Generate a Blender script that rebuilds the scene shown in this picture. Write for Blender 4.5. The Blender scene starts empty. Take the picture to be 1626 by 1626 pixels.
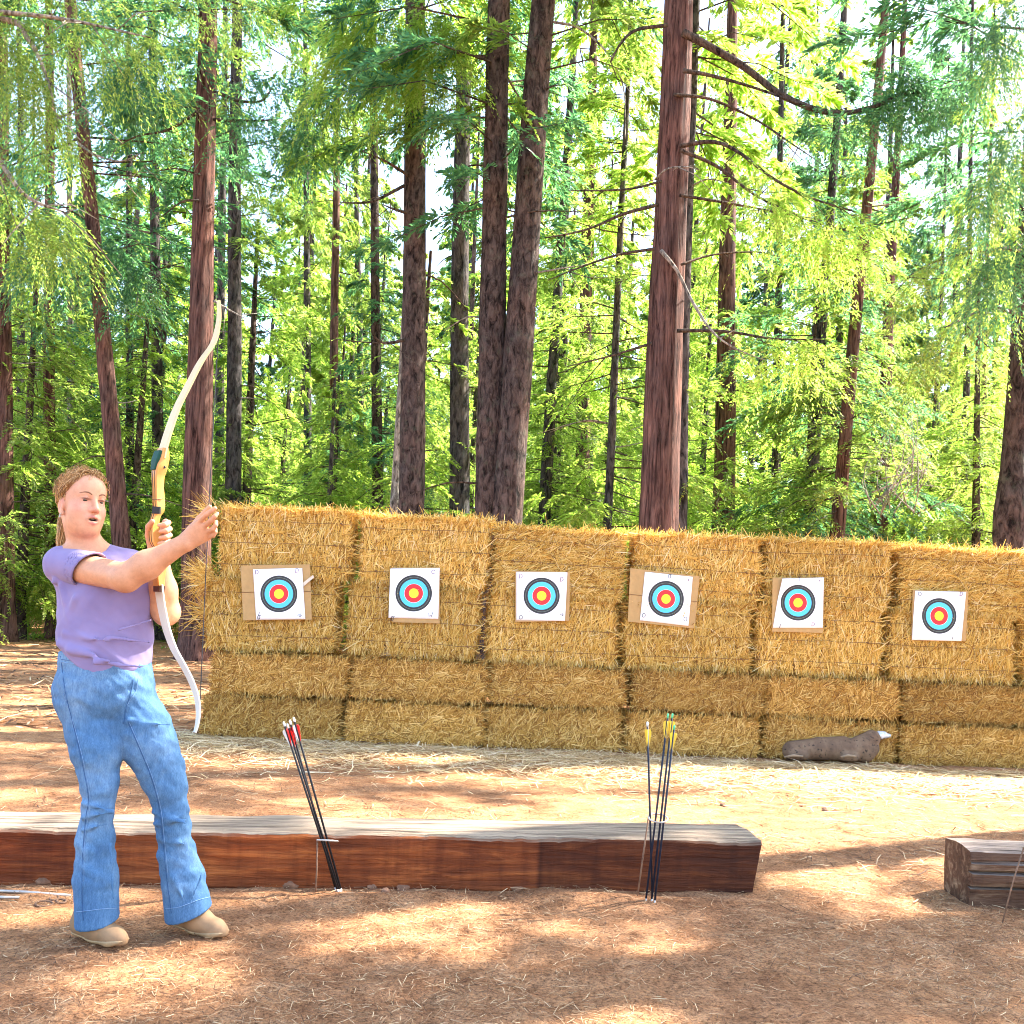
import bpy, math, random
import numpy as np
from mathutils import Vector, Matrix, Euler
from mathutils.bvhtree import BVHTree
random.seed(7); rng = np.random.default_rng(7)
scene = bpy.context.scene
COL = scene.collection

# ---------------------------------------------------------------- camera
F = 1626.0; CAMH = 1.24; SHIFT = 0.0419
cam_d = bpy.data.cameras.new("camera"); cam = bpy.data.objects.new("camera", cam_d); COL.objects.link(cam)
cam_d.sensor_width = 36; cam_d.sensor_height = 36; cam_d.lens = 36.0; cam_d.shift_y = SHIFT
cam_d.clip_start = 0.05; cam_d.clip_end = 1000
CAMR = Matrix.Rotation(math.radians(90 + 2.45), 3, 'X') @ Matrix.Rotation(math.radians(2.67), 3, 'Z')
cam.matrix_world = Matrix.Translation((0, 0, CAMH)) @ CAMR.to_4x4()
scene.camera = cam
# ---------------------------------------------------------------- sky, sun, exposure
SUN = Vector((0.66, 0.34, 0.80)).normalized()
world = bpy.data.worlds.new("World"); scene.world = world; world.use_nodes = True
wn = world.node_tree.nodes; bg = wn["Background"]
sky = wn.new("ShaderNodeTexSky"); sky.sky_type = 'NISHITA'; sky.sun_disc = False
sky.sun_elevation = math.asin(SUN.z); sky.sun_rotation = math.atan2(SUN.x, SUN.y)
sky.air_density = 1.0; sky.dust_density = 1.5; sky.ozone_density = 1.0
world.node_tree.links.new(sky.outputs[0], bg.inputs[0]); bg.inputs[1].default_value = 0.15
sl = bpy.data.lights.new("sun", 'SUN'); sl.energy = 5.0; sl.angle = math.radians(0.53); sl.color = (1.0, 0.94, 0.84)
so = bpy.data.objects.new("sun", sl); COL.objects.link(so); so.rotation_euler = (-SUN).to_track_quat('-Z', 'Y').to_euler()
scene.view_settings.view_transform = 'Standard'; scene.view_settings.look = 'None'
scene.view_settings.exposure = 2.7; scene.view_settings.gamma = 1
scene.cycles.filter_width = 1.0; scene.cycles.max_bounces = 8; scene.cycles.diffuse_bounces = 4; scene.cycles.transmission_bounces = 4
scene.cycles.sample_clamp_indirect = 6

# ---------------------------------------------------------------- helpers
def P(px, py, Y):
    d = CAMR @ Vector(((px - 813) / F, (813 - py) / F + SHIFT, -1))
    return Vector((0, 0, CAMH)) + d * (Y / d.y)
def G(px, py, z=0.0):
    d = CAMR @ Vector(((px - 813) / F, (813 - py) / F + SHIFT, -1))
    return Vector((0, 0, CAMH)) + d * ((z - CAMH) / d.z)
def tag(o, label=None, cat=None, group=None, kind=None):
    if label: o['label'] = label
    if cat: o['category'] = cat
    if group: o['group'] = group
    if kind: o['kind'] = kind
    return o
def empty(name, loc=(0, 0, 0)):
    o = bpy.data.objects.new(name, None); COL.objects.link(o); o.location = loc; o.empty_display_size = .1
    return o
def link(name, me, parent=None, loc=None, mats=None):
    o = bpy.data.objects.new(name, me); COL.objects.link(o)
    if mats:
        for m in (mats if isinstance(mats, (list, tuple)) else [mats]): me.materials.append(m)
    if loc is not None: o.location = loc
    if parent: o.parent = parent
    return o
def mesh_np(name, V, Fq, smooth=False, mat_idx=None, attr=None):
    """V (n,3), Fq (m,k) all same k."""
    me = bpy.data.meshes.new(name); V = np.ascontiguousarray(V, dtype=np.float32); Fq = np.ascontiguousarray(Fq, dtype=np.int32)
    n, k = Fq.shape
    me.vertices.add(len(V)); me.vertices.foreach_set('co', V.ravel())
    me.loops.add(n * k); me.loops.foreach_set('vertex_index', Fq.ravel())
    me.polygons.add(n); me.polygons.foreach_set('loop_start', np.arange(0, n * k, k, dtype=np.int32))
    if mat_idx is not None: me.polygons.foreach_set('material_index', np.asarray(mat_idx, dtype=np.int32))
    me.polygons.foreach_set('use_smooth', np.full(n, smooth, dtype=bool))
    me.update(calc_edges=True); me.validate()
    if attr:
        for an, val in attr.items():
            a = me.attributes.new(an, 'FLOAT_COLOR', 'POINT'); a.data.foreach_set('color', np.ascontiguousarray(val, dtype=np.float32).ravel())
    return me
def tube(points, radii, sides=8, cap=True, flat=None):
    """V, F(quads) for a tube along points; flat=(normal,ratio) squashes along normal."""
    Pn = np.array([tuple(p) for p in points], dtype=float); n = len(Pn)
    R = np.full(n, radii, dtype=float) if np.isscalar(radii) else np.array(radii, dtype=float)
    T = np.gradient(Pn, axis=0); T /= np.linalg.norm(T, axis=1)[:, None] + 1e-9
    ref = np.array((0, 1, 0)) if abs(T[0] @ np.array((0, 1, 0))) < .9 else np.array((1, 0, 0))
    if flat is not None: ref = np.array(flat[0], dtype=float)
    V = []
    for i in range(n):
        a = np.cross(T[i], ref); a /= np.linalg.norm(a) + 1e-9; b = np.cross(a, T[i])
        if flat is None: ref = b
        kb = flat[1] if flat is not None else 1.0
        for j in range(sides):
            t = 2 * math.pi * j / sides
            V.append(Pn[i] + R[i] * (math.cos(t) * a + math.sin(t) * b * kb))
    Fq = [(i * sides + j, i * sides + (j + 1) % sides, (i + 1) * sides + (j + 1) % sides, (i + 1) * sides + j) for i in range(n - 1) for j in range(sides)]
    if cap:
        V += [Pn[0], Pn[-1]]; c0 = len(V) - 2; c1 = c0 + 1
        for j in range(0, sides):
            Fq.append((c0, (j + 1) % sides, j, j)); Fq.append((c1, (n - 1) * sides + j, (n - 1) * sides + (j + 1) % sides, (n - 1) * sides + (j + 1) % sides))
    return np.array(V), np.array(Fq)
def poly_mesh(name, V, Fl, smooth=True):
    me = bpy.data.meshes.new(name); clean = []
    for f in Fl:
        g = []
        for i in f:
            if int(i) not in g: g.append(int(i))
        if len(g) > 2: clean.append(g)
    me.from_pydata([tuple(v) for v in V], [], clean); me.update()
    me.polygons.foreach_set('use_smooth', np.full(len(me.polygons), smooth, dtype=bool))
    return me
def tube_obj(name, pts, radii, mat, parent=None, sides=8, flat=None):
    V, Fq = tube(pts, radii, sides, True, flat)
    return link(name, poly_mesh(name, V, Fq), parent, None, mat)
def join(parts):
    Vs = []; Fs = []; off = 0
    for V, Fq in parts:
        Vs.append(np.asarray(V, dtype=float)); Fs += [tuple(int(i) + off for i in f) for f in Fq]; off += len(V)
    return np.concatenate(Vs), Fs
def box(c, s):
    x, y, z = s[0] / 2, s[1] / 2, s[2] / 2
    V = np.array([(a * x, b * y, d * z) for a in (-1, 1) for b in (-1, 1) for d in (-1, 1)]) + np.array(c)
    return V, [(0, 1, 3, 2), (4, 6, 7, 5), (0, 4, 5, 1), (2, 3, 7, 6), (0, 2, 6, 4), (1, 5, 7, 3)]
def smooth_path(pts, n=40):
    """Catmull-Rom through points."""
    p = np.array([tuple(q) for q in pts], dtype=float); p = np.vstack([2 * p[0] - p[1], p, 2 * p[-1] - p[-2]])
    out = []; m = len(p) - 3
    for k in range(n):
        u = k / (n - 1) * m; i = min(int(u), m - 1); t = u - i
        a, b, c, d = p[i], p[i + 1], p[i + 2], p[i + 3]
        out.append(.5 * ((2 * b) + (-a + c) * t + (2 * a - 5 * b + 4 * c - d) * t * t + (-a + 3 * b - 3 * c + d) * t ** 3))
    return np.array(out)
def vnoise(p, s=1.0):
    """cheap smooth pseudo noise in about -1..1 for (n,3) arrays"""
    x, y, z = p[..., 0] * s, p[..., 1] * s, p[..., 2] * s
    return (np.sin(1.7 * x + 2.3 * np.sin(.9 * y + 1.1 * z)) + np.sin(2.1 * y + 1.9 * np.sin(1.3 * z + .7 * x) + 1.3) + np.sin(1.9 * z + 2.1 * np.sin(1.1 * x + .8 * y) + 2.6)) / 3

# ---------------------------------------------------------------- materials
def mat(name):
    m = bpy.data.materials.new(name); m.use_nodes = True
    nt = m.node_tree; b = nt.nodes["Principled BSDF"]
    return m, nt, b
def N(nt, t, **kw):
    n = nt.nodes.new(t)
    for k, v in kw.items():
        if k in n.inputs.keys() if hasattr(n.inputs, 'keys') else False: n.inputs[k].default_value = v
        else: setattr(n, k, v)
    return n
def ramp(nt, src, stops, interp='LINEAR'):
    r = nt.nodes.new("ShaderNodeValToRGB"); cr = r.color_ramp; cr.interpolation = interp
    cr.elements[0].position = stops[0][0]; cr.elements[0].color = (*stops[0][1], 1)
    cr.elements[1].position = stops[-1][0]; cr.elements[1].color = (*stops[-1][1], 1)
    for p, c in stops[1:-1]:
        e = cr.elements.new(p); e.color = (*c, 1)
    nt.links.new(src, r.inputs[0]); return r
def noise(nt, scale, detail=6, rough=.6, vec=None, dist=0):
    n = nt.nodes.new("ShaderNodeTexNoise"); n.inputs['Scale'].default_value = scale; n.inputs['Detail'].default_value = detail
    n.inputs['Roughness'].default_value = rough; n.inputs['Distortion'].default_value = dist
    if vec is not None: nt.links.new(vec, n.inputs['Vector'])
    return n
def coords(nt, scale=(1, 1, 1), kind='Object'):
    tc = nt.nodes.new("ShaderNodeTexCoord"); mp = nt.nodes.new("ShaderNodeMapping"); mp.inputs['Scale'].default_value = scale
    nt.links.new(tc.outputs[kind], mp.inputs[0]); return mp.outputs[0]
def bump(nt, b, h, strength=.5, dist=.01):
    n = nt.nodes.new("ShaderNodeBump"); n.inputs['Strength'].default_value = strength; n.inputs['Distance'].default_value = dist
    nt.links.new(h, n.inputs['Height']); nt.links.new(n.outputs[0], b.inputs['Normal']); return n
def mix(nt, fac, a, b_, mode='MIX'):
    m = nt.nodes.new("ShaderNodeMix"); m.data_type = 'RGBA'; m.blend_type = mode
    for i, v in ((0, fac), (6, a), (7, b_)):
        if isinstance(v, (int, float)): m.inputs[i].default_value = v
        elif isinstance(v, tuple): m.inputs[i].default_value = (*v, 1)
        else: nt.links.new(v, m.inputs[i])
    return m.outputs[2]
def flat_mat(name, col, rough=.6, metal=0.0, var=.12, scale=30, bumpd=0.0, spec=.4, sheen=0.0):
    m, nt, b = mat(name)
    n = noise(nt, scale, 5, .6, coords(nt)); lo = tuple(c * (1 - var) for c in col); hi = tuple(min(1, c * (1 + var)) for c in col)
    r = ramp(nt, n.outputs[0], [(.3, lo), (.7, hi)]); nt.links.new(r.outputs[0], b.inputs['Base Color'])
    b.inputs['Roughness'].default_value = rough; b.inputs['Metallic'].default_value = metal; b.inputs['Specular IOR Level'].default_value = spec
    if bumpd: bump(nt, b, n.outputs[0], .6, bumpd)
    return m
def island_mat(name, stops, rough=.6, trans=0.0, tcol=None, spec=.3, vary=0.0):
    """colour by random per island (each straw / leaf its own shade)"""
    m, nt, b = mat(name); g = nt.nodes.new("ShaderNodeNewGeometry")
    r = ramp(nt, g.outputs['Random Per Island'], stops); nt.links.new(r.outputs[0], b.inputs['Base Color'])
    b.inputs['Roughness'].default_value = rough; b.inputs['Specular IOR Level'].default_value = spec
    if vary:   # every object its own overall tone
        oi = nt.nodes.new('ShaderNodeObjectInfo'); ro = ramp(nt, oi.outputs['Random'], [(0, (1 - vary, 1 - vary * 1.1, 1 - vary * 1.3)), (1, (1 + vary * .6, 1 + vary * .6, 1 + vary * .6))]); r = nt.nodes.new('ShaderNodeMix'); r.data_type = 'RGBA'; r.blend_type = 'MULTIPLY'; r.inputs[0].default_value = 1
        src = b.inputs['Base Color'].links[0].from_socket; nt.links.new(src, r.inputs[6]); nt.links.new(ro.outputs[0], r.inputs[7]); nt.links.new(r.outputs[2], b.inputs['Base Color']); col = r.outputs[2]
    else: col = r.outputs[0]
    if trans:
        t = nt.nodes.new("ShaderNodeBsdfTranslucent"); ms = nt.nodes.new("ShaderNodeMixShader"); ms.inputs[0].default_value = trans
        c = mix(nt, 1.0, col, tcol, 'MULTIPLY'); nt.links.new(c, t.inputs[0])
        out = nt.nodes["Material Output"]; nt.links.new(b.outputs[0], ms.inputs[1]); nt.links.new(t.outputs[0], ms.inputs[2]); nt.links.new(ms.outputs[0], out.inputs[0])
    return m
def bark_mat(name, dark, light, zs=.22, scale=14, moss=0.0):
    m, nt, b = mat(name); v = coords(nt, (1, 1, zs))
    n1 = noise(nt, scale, 8, .7, v, .6); n2 = noise(nt, 2.2, 3, .5, coords(nt))
    r = ramp(nt, n1.outputs[0], [(.36, tuple(c * .18 for c in dark)), (.44, dark), (.58, light), (.72, tuple(min(1, c * 1.5) for c in light))])
    hue = ramp(nt, n2.outputs[0], [(.35, (.75, .78, .8)), (.65, (1.15, 1.0, .92))])
    c = mix(nt, 1.0, r.outputs[0], hue.outputs[0], 'MULTIPLY')
    if moss:
        n3 = noise(nt, 5, 6, .7, coords(nt)); rm = ramp(nt, n3.outputs[0], [(.55, (0, 0, 0)), (.68, (moss, moss, moss))]); c = mix(nt, rm.outputs[0], c, (.16, .18, .12))
    nt.links.new(c, b.inputs['Base Color']); b.inputs['Roughness'].default_value = .9; b.inputs['Specular IOR Level'].default_value = .15
    bump(nt, b, n1.outputs[0], 1.0, .09); return m
M = {}
M['cedar_bark'] = bark_mat('cedar_bark', (.085, .042, .034), (.20, .108, .086), .09, 20)
M['fir_bark'] = bark_mat('fir_bark', (.045, .031, .027), (.125, .09, .078), .35, 15, .30)
M['grey_bark'] = bark_mat('grey_bark', (.04, .035, .036), (.11, .098, .097), .3, 13, .25)
M['dead_wood'] = bark_mat('dead_wood', (.2, .17, .14), (.5, .45, .38), .3, 20)
M['dark_wood'] = bark_mat('dark_wood', (.06, .045, .035), (.15, .11, .085), .3, 20)
M['leaf_yellow'] = island_mat('leaf_yellow', [(0, (.075, .128, .018)), (.5, (.115, .165, .028)), (1, (.175, .205, .055))], .5, .62, (4.1, 4.1, 3.2))
M['leaf_mid'] = island_mat('leaf_mid', [(0, (.04, .08, .016)), (.5, (.08, .125, .024)), (1, (.13, .165, .04))], .5, .58, (4.3, 4.0, 3.2))
M['leaf_teal'] = island_mat('leaf_teal', [(0, (.02, .058, .035)), (.5, (.04, .095, .05)), (1, (.08, .135, .055))], .5, .55, (3.4, 3.8, 2.6))
STRAW = [(0, (.28, .12, .018)), (.2, (.54, .30, .05)), (.55, (.76, .48, .105)), (.9, (.86, .63, .22)), (1, (.90, .74, .42))]
M['straw'] = island_mat('straw', STRAW, .55, .25, (1.1, 1.05, .9), vary=.12)
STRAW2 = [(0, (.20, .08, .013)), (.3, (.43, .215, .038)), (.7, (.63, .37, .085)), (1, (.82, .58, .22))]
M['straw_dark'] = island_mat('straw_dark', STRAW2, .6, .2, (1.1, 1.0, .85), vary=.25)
M['straw_pale'] = island_mat('straw_pale', [(0, (.34, .19, .07)), (.3, (.58, .40, .18)), (.7, (.78, .60, .34)), (1, (.88, .75, .52))], .6, .2, (1, 1, .9))
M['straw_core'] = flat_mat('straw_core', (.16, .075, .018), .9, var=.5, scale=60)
M['twine'] = flat_mat('twine', (.20, .10, .035), .7)
M['twine_teal'] = flat_mat('twine_teal', (.05, .16, .16), .6)

# ---------------------------------------------------------------- ground
def gh(x, y):
    """height of the ground"""
    p = np.stack([np.asarray(x, float), np.asarray(y, float), np.zeros_like(np.asarray(x, float))], -1)
    r = np.clip((np.hypot(p[..., 0] * .6, p[..., 1] - 6) - 7) / 30, 0, 1)
    h = .010 * vnoise(p, 3.1) + .006 * vnoise(p, 9.3) + .003 * vnoise(p, 23)
    h = h + r * .5 * vnoise(p, .23)
    # trodden berm of loose soil along the front of the timber
    fy = 4.03 + (p[..., 0] + 2.06) * .1265
    h = h + .028 * np.exp(-((p[..., 1] - fy + .02) / .07) ** 2) * (.45 + .55 * vnoise(p, 6.0)) * ((p[..., 0] > -3) & (p[..., 0] < .9))
    return h
def axis(a0, a1, fine0, fine1, step):
    f = np.arange(fine0, fine1, step); lo = fine0 - np.geomspace(step, fine0 - a0, 60)[::-1]; hi = fine1 + np.geomspace(step, a1 - fine1, 60)
    return np.concatenate([lo, f, hi])
xs = axis(-220, 220, -4.2, 5.2, .03); ys = axis(-40, 260, 1.6, 8.6, .03)
XX, YY = np.meshgrid(xs, ys, indexing='ij'); ZZ = gh(XX, YY)
V = np.stack([XX, YY, ZZ], -1).reshape(-1, 3); nx, ny = XX.shape
i, j = np.meshgrid(np.arange(nx - 1), np.arange(ny - 1), indexing='ij'); a = (i * ny + j).ravel()
gm, nt, b = mat('dirt')
co = coords(nt); nA = noise(nt, .9, 4, .55, co); nB = noise(nt, 7, 8, .7, co, .4); nC = noise(nt, 90, 6, .75, co)
base = ramp(nt, nB.outputs[0], [(.28, (.22, .10, .05)), (.5, (.40, .21, .115)), (.72, (.55, .33, .20))])
pat = ramp(nt, nA.outputs[0], [(.35, (.82, .78, .74)), (.65, (1.14, 1.1, 1.0))])
c = mix(nt, 1.0, base.outputs[0], pat.outputs[0], 'MULTIPLY')
spk = ramp(nt, nC.outputs[0], [(.36, (.28, .22, .18)), (.47, (.95, .93, .9)), (.62, (1.45, 1.34, 1.18))]); c = mix(nt, .9, c, spk.outputs[0], 'MULTIPLY'); nD = noise(nt, 26, 8, .8, co, 1.2); spd = ramp(nt, nD.outputs[0], [(.36, (.42, .36, .32)), (.48, (1, 1, 1)), (.66, (1.25, 1.2, 1.1))]); c = mix(nt, .85, c, spd.outputs[0], 'MULTIPLY')
nt.links.new(c, b.inputs['Base Color']); b.inputs['Roughness'].default_value = .95; b.inputs['Specular IOR Level'].default_value = .1
ad = nt.nodes.new("ShaderNodeMath"); ad.operation = 'ADD'; nt.links.new(nB.outputs[0], ad.inputs[0]); nt.links.new(nC.outputs[0], ad.inputs[1]); bump(nt, b, ad.outputs[0], 1.0, .02)
ground = link('ground', mesh_np('ground', V, np.stack([a, a + ny, a + ny + 1, a + 1], 1), True), None, None, gm); tag(ground, kind='structure')
def gz(x, y): return float(gh(np.array([x]), np.array([y]))[0])

# scattered blades (pine needles / straw) as litter
def blades(base, d, nrm, L, W, bend=0.15, zmin=None):
    """bent strips: base,d,nrm (n,3); 2 segments -> 6 verts, 2 quads each"""
    n = len(base); s = np.cross(d, nrm); s /= np.linalg.norm(s, axis=1)[:, None] + 1e-9
    L = np.asarray(L)[:, None]; W = np.asarray(W)[:, None]; bd = (np.asarray(bend) * np.ones(n))[:, None]
    p0 = base; p1 = base + d * L * .5 + nrm * bd * L * .5; p2 = base + d * L + nrm * bd * L * .2
    V = np.stack([p0 - s * W * .5, p0 + s * W * .5, p1 - s * W * .5, p1 + s * W * .5, p2 - s * W * .3, p2 + s * W * .3], 1).reshape(-1, 3)
    k = (np.arange(n) * 6)[:, None]
    Fq = np.concatenate([k + np.array([[0, 1, 3, 2]]), k + np.array([[2, 3, 5, 4]])], 0)
    return V, Fq
def litter(name, n, sampler, L0, L1, W, m, kind='stuff', up=.10):
    x, y = sampler(n); n = len(x); z = gh(x, y) + rng.uniform(.002, .012, n)
    az = rng.uniform(0, 2 * math.pi, n); d = np.stack([np.cos(az), np.sin(az), rng.normal(0, up, n)], 1); d /= np.linalg.norm(d, axis=1)[:, None]
    nr = np.tile(np.array([[0, 0, 1.0]]), (n, 1)) + rng.normal(0, .25, (n, 3)); nr /= np.linalg.norm(nr, axis=1)[:, None]
    Vb, Fb = blades(np.stack([x, y, z], 1), d, nr, rng.uniform(L0, L1, n), rng.uniform(W * .6, W * 1.3, n), rng.normal(0, .12, n))
    o = link(name, mesh_np(name, Vb, Fb), None, None, m); tag(o, kind=kind); return o
M['needle'] = island_mat('needle', [(0, (.05, .02, .01)), (.35, (.16, .07, .03)), (.7, (.38, .21, .10)), (1, (.68, .48, .27))], .7)
def s_near(n):
    y = 2.0 + 2.9 * rng.uniform(0, 1, n) ** 1.1; x = rng.uniform(-.72, .72, n) * (y + .6)
    p = np.stack([x, y, 0 * x], 1); k = vnoise(p, 2.2) + rng.normal(0, .5, n) > -.2; return x[k], y[k]
litter('pine_needle_litter', 62000, s_near, .015, .06, .0018, M['needle'])
def s_straw(n):
    y = 8.45 - np.abs(rng.normal(0, .62, n)); x = rng.uniform(-2.9, 5.2, n); k = (y > 5.2); return x[k], y[k]
litter('loose_straw_litter', 20000, s_straw, .05, .24, .006, M['straw_pale'], up=.07)
def s_mid(n):
    y = rng.uniform(4.4, 8.0, n); x = rng.uniform(-.7, .7, n) * y; p = np.stack([x, y, 0 * x], 1); k = vnoise(p, 1.6) + rng.normal(0, .6, n) > .2; return x[k], y[k]
litter('dry_needle_litter', 14000, s_mid, .05, .16, .004, M['needle'])
def s_cover(n):
    y = 19 + 28 * rng.random(n) ** 1.3; x = -rng.uniform(.2, .72, n) * y; p = np.stack([x, y, 0 * x], 1); k = vnoise(p, .55) + rng.normal(0, .25, n) > .12; return x[k], y[k]
litter('low_ground_cover', 9000, s_cover, .08, .28, .03, M['leaf_mid'], up=.7)
def s_far(n):
    y = rng.uniform(8.5, 34, n); x = rng.uniform(-.75, .1, n) * y; return x, y
litter('forest_floor_litter', 16000, s_far, .08, .4, .018, M['needle'])
# ---------------------------------------------------------------- straw bales
def bale_mesh(name, Lx, Dy, Hz, upright, seed):
    r = np.random.default_rng(seed)
    # core: rounded lumpy box
    n = 14; parts = []
    g = np.linspace(-1, 1, n)
    V = []; Fq = []
    for ax in range(3):
        for s in (-1, 1):
            o = len(V)
            for u in g:
                for v in g:
                    p = [0, 0, 0]; p[ax] = s; p[(ax + 1) % 3] = u; p[(ax + 2) % 3] = v; V.append(p)
            for i in range(n - 1):
                for j in range(n - 1):
                    q = [o + i * n + j, o + (i + 1) * n + j, o + (i + 1) * n + j + 1, o + i * n + j + 1]; Fq.append(q if s > 0 else q[::-1])
    V = np.array(V, float); h = np.array([Lx / 2, Dy / 2, Hz / 2]) - .012
    def shape(C):
        q = C * h; ex = np.maximum(np.abs(q) - (h - .05), 0); l = np.linalg.norm(ex, axis=1); k = np.where(l > .05, .05 / np.maximum(l, 1e-9), 1)
        q = np.sign(q) * (np.minimum(np.abs(q), h - .05) + ex * k[:, None])
        q[:, 1] += .014 * vnoise(q + seed, 9) + .007 * vnoise(q + seed, 24); q[:, 2] += .012 * vnoise(q + seed * 2, 8); q[:, 0] += .015 * vnoise(q + seed * 3, 8)
        if upright:
            for zz in (-.31, 0, .31):  # strings pinch the face a little
                q[:, 1] += np.where(q[:, 1] < 0, 1, -1) * .016 * np.exp(-((q[:, 2] - zz * Hz) / .028) ** 2)
        return q
    Vc = shape(V)
    # straw on each face
    bl = []
    def face(nb, ax, s, dirfun, Ls, out, W=.0060):
        C = r.uniform(-1, 1, (nb, 3)); C[:, ax] = s; b0 = shape(C)
        nr = np.zeros((nb, 3)); nr[:, ax] = s; nr += r.normal(0, .35, (nb, 3)); nr /= np.linalg.norm(nr, axis=1)[:, None]
        d = dirfun(nb, C); d[:, ax] += s * np.abs(r.normal(0, out, nb)); d /= np.linalg.norm(d, axis=1)[:, None]
        L = r.uniform(Ls[0], Ls[1], nb); b0 = b0 - d * L[:, None] * .45; b0[:, ax] += s * r.uniform(-.002, .010, nb)
        bl.append(blades(b0, d, nr, L, r.uniform(W * .6, W * 1.35, nb), r.normal(.05, .16, nb)))
    def vert(nb, C):
        lean = .35 * vnoise(C * 3 + seed, 1.3) + r.normal(0, .33, nb); sg = np.where(r.random(nb) < .5, 1, -1)
        return np.stack([lean, r.normal(0, .05, nb), sg * np.ones(nb)], 1)
    def messy(nb, C):
        a = 1.2 * vnoise(C * 3 + seed, 1.5) + r.normal(.6, .65, nb); return np.stack([np.cos(a), r.normal(0, .05, nb), np.sin(a)], 1)
    def along(nb, C):
        a = r.normal(0, .9, nb); return np.stack([np.cos(a), np.sin(a), r.normal(0, .06, nb)], 1)
    def side(nb, C):
        a = r.normal(1.4, .6, nb); return np.stack([r.normal(0, .05, nb), np.cos(a), np.sin(a)], 1)
    mess = (seed % 3 == 1) if upright else True
    face(3800, 1, -1, messy if mess else vert, (.04, .15), .10)
    if not upright: face(1300, 1, -1, vert, (.03, .10), .15)
    else: face(900, 1, -1, messy, (.08, .22), .16)
    face(2300, 2, 1, along, (.06, .24), .22); face(500, 2, -1, along, (.06, .2), .1)
    face(900, 1, 1, vert, (.05, .16), .1); face(1300, 0, -1, side, (.05, .18), .2); face(1300, 0, 1, side, (.05, .18), .2)
    # fringes: straws spilling over the long front edges, and stubble standing at the top
    def fringe(nb, zs, dz, Ls, yo=-1):
        C = r.uniform(-1, 1, (nb, 3)); C[:, 1] = yo; C[:, 2] = zs + r.normal(0, .07, nb); b0 = shape(np.clip(C, -1, 1))
        d = np.stack([r.normal(0, .45, nb), -np.abs(r.normal(.25, .2, nb)), np.full(nb, dz) + r.normal(0, .25, nb)], 1); d /= np.linalg.norm(d, axis=1)[:, None]
        nr = np.tile(np.array([[0, -1.0, .2]]), (nb, 1)) + r.normal(0, .3, (nb, 3)); nr /= np.linalg.norm(nr, axis=1)[:, None]
        bl.append(blades(b0, d, nr, r.uniform(*Ls, nb), r.uniform(.003, .0062, nb), r.normal(.05, .15, nb)))
    fringe(330 if upright else 120, -.93, -1.0, (.03, .08)); fringe(420 if upright else 160, .97, .8, (.03, .08)); fringe(150, .97, -.9, (.04, .10)); fringe(180, 1.0, 1.0, (.03, .10), r.uniform(-1, 1))
    # ragged tufts at the two ends
    for s in (-1, 1):
        nb = 240; C = r.uniform(-1, 1, (nb, 3)); C[:, 0] = s; C[:, 1] = -np.abs(C[:, 1]); b0 = shape(C)
        d = np.stack([s * np.abs(r.normal(.55, .3, nb)), r.normal(-.35, .3, nb), r.normal(.0, .7, nb)], 1); d /= np.linalg.norm(d, axis=1)[:, None]
        nr = r.normal(0, 1, (nb, 3)); nr /= np.linalg.norm(nr, axis=1)[:, None]
        bl.append(blades(b0, d, nr, r.uniform(.03, .085, nb), r.uniform(.003, .006, nb), r.normal(0, .15, nb)))
    # merge
    Vs = [Vc]; Fs = [np.array(Fq)]; mi = [np.zeros(len(Fq), int)]; off = len(Vc)
    for Vb, Fb in bl: Vs.append(Vb); Fs.append(Fb + off); mi.append(np.ones(len(Fb), int)); off += len(Vb)
    return mesh_np(name, np.concatenate(Vs), np.concatenate(Fs), False, np.concatenate(mi))
BL, BD, BH = 1.165, .42, .585
EDGE = [bale_mesh('straw_bale', BL - .075, BD, BH - .03, True, s) for s in (3, 4, 5, 6, 8, 12)]
FLAT = [bale_mesh('straw_bale', BL - .05, .60, .312, False, s) for s in (21, 22, 25, 27, 29)]
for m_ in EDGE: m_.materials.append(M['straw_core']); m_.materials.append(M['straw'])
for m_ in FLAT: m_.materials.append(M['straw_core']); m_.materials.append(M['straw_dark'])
def twine_mesh(z, seed):
    r = random.Random(seed); x, y = BL / 2 - .01, BD / 2 + .004
    pts = [(-x, y, z), (-x - .004, -y + .06, z)] + [(-x + .05 + (2 * x - .1) * k / 14, -y - .004 + r.uniform(-.004, .002), z + r.uniform(-.005, .005)) for k in range(15)] + [(x + .004, -y + .06, z), (x, y, z)]
    parts = [tube(pts, .0023, 5)]
    kx = r.choice([x * .72, x * .8, -x * .7]); parts.append(tube([(kx - .012, -y - .006, z), (kx, -y - .012, z + .006), (kx + .014, -y - .008, z - .012)], [.005, .008, .004], 6))
    V, Fq = join(parts); return poly_mesh('twine', V, Fq)
TW = [[twine_mesh(z, s * 7 + k) for k, z in enumerate((-BH * .31, .0, BH * .31))] for s in range(3)]
for t3 in TW:
    for k, t in enumerate(t3): t.materials.append(M['twine'])
WA = G(325, 1168); WB = G(1626, 1219)   # foot of the wall's front face
wdir = (WB - WA); wdir.z = 0; wdir.normalize(); wang = math.atan2(wdir.y, wdir.x); wn_ = Vector((-wdir.y, wdir.x, 0))
def wall_pt(s, depth, z): return Vector((WA.x, WA.y, 0)) + wdir * s + wn_ * depth + Vector((0, 0, z))
ORD = ['first', 'second', 'third', 'fourth', 'fifth', 'sixth']
def side_word(c):
    return ('the %s target from the left' % ORD[c]) if c < 6 else 'the right edge of the wall'
br = random.Random(11)
COLOFF = [.04, .03, -.02, -.01, .0, -.01, -.01]
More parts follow.
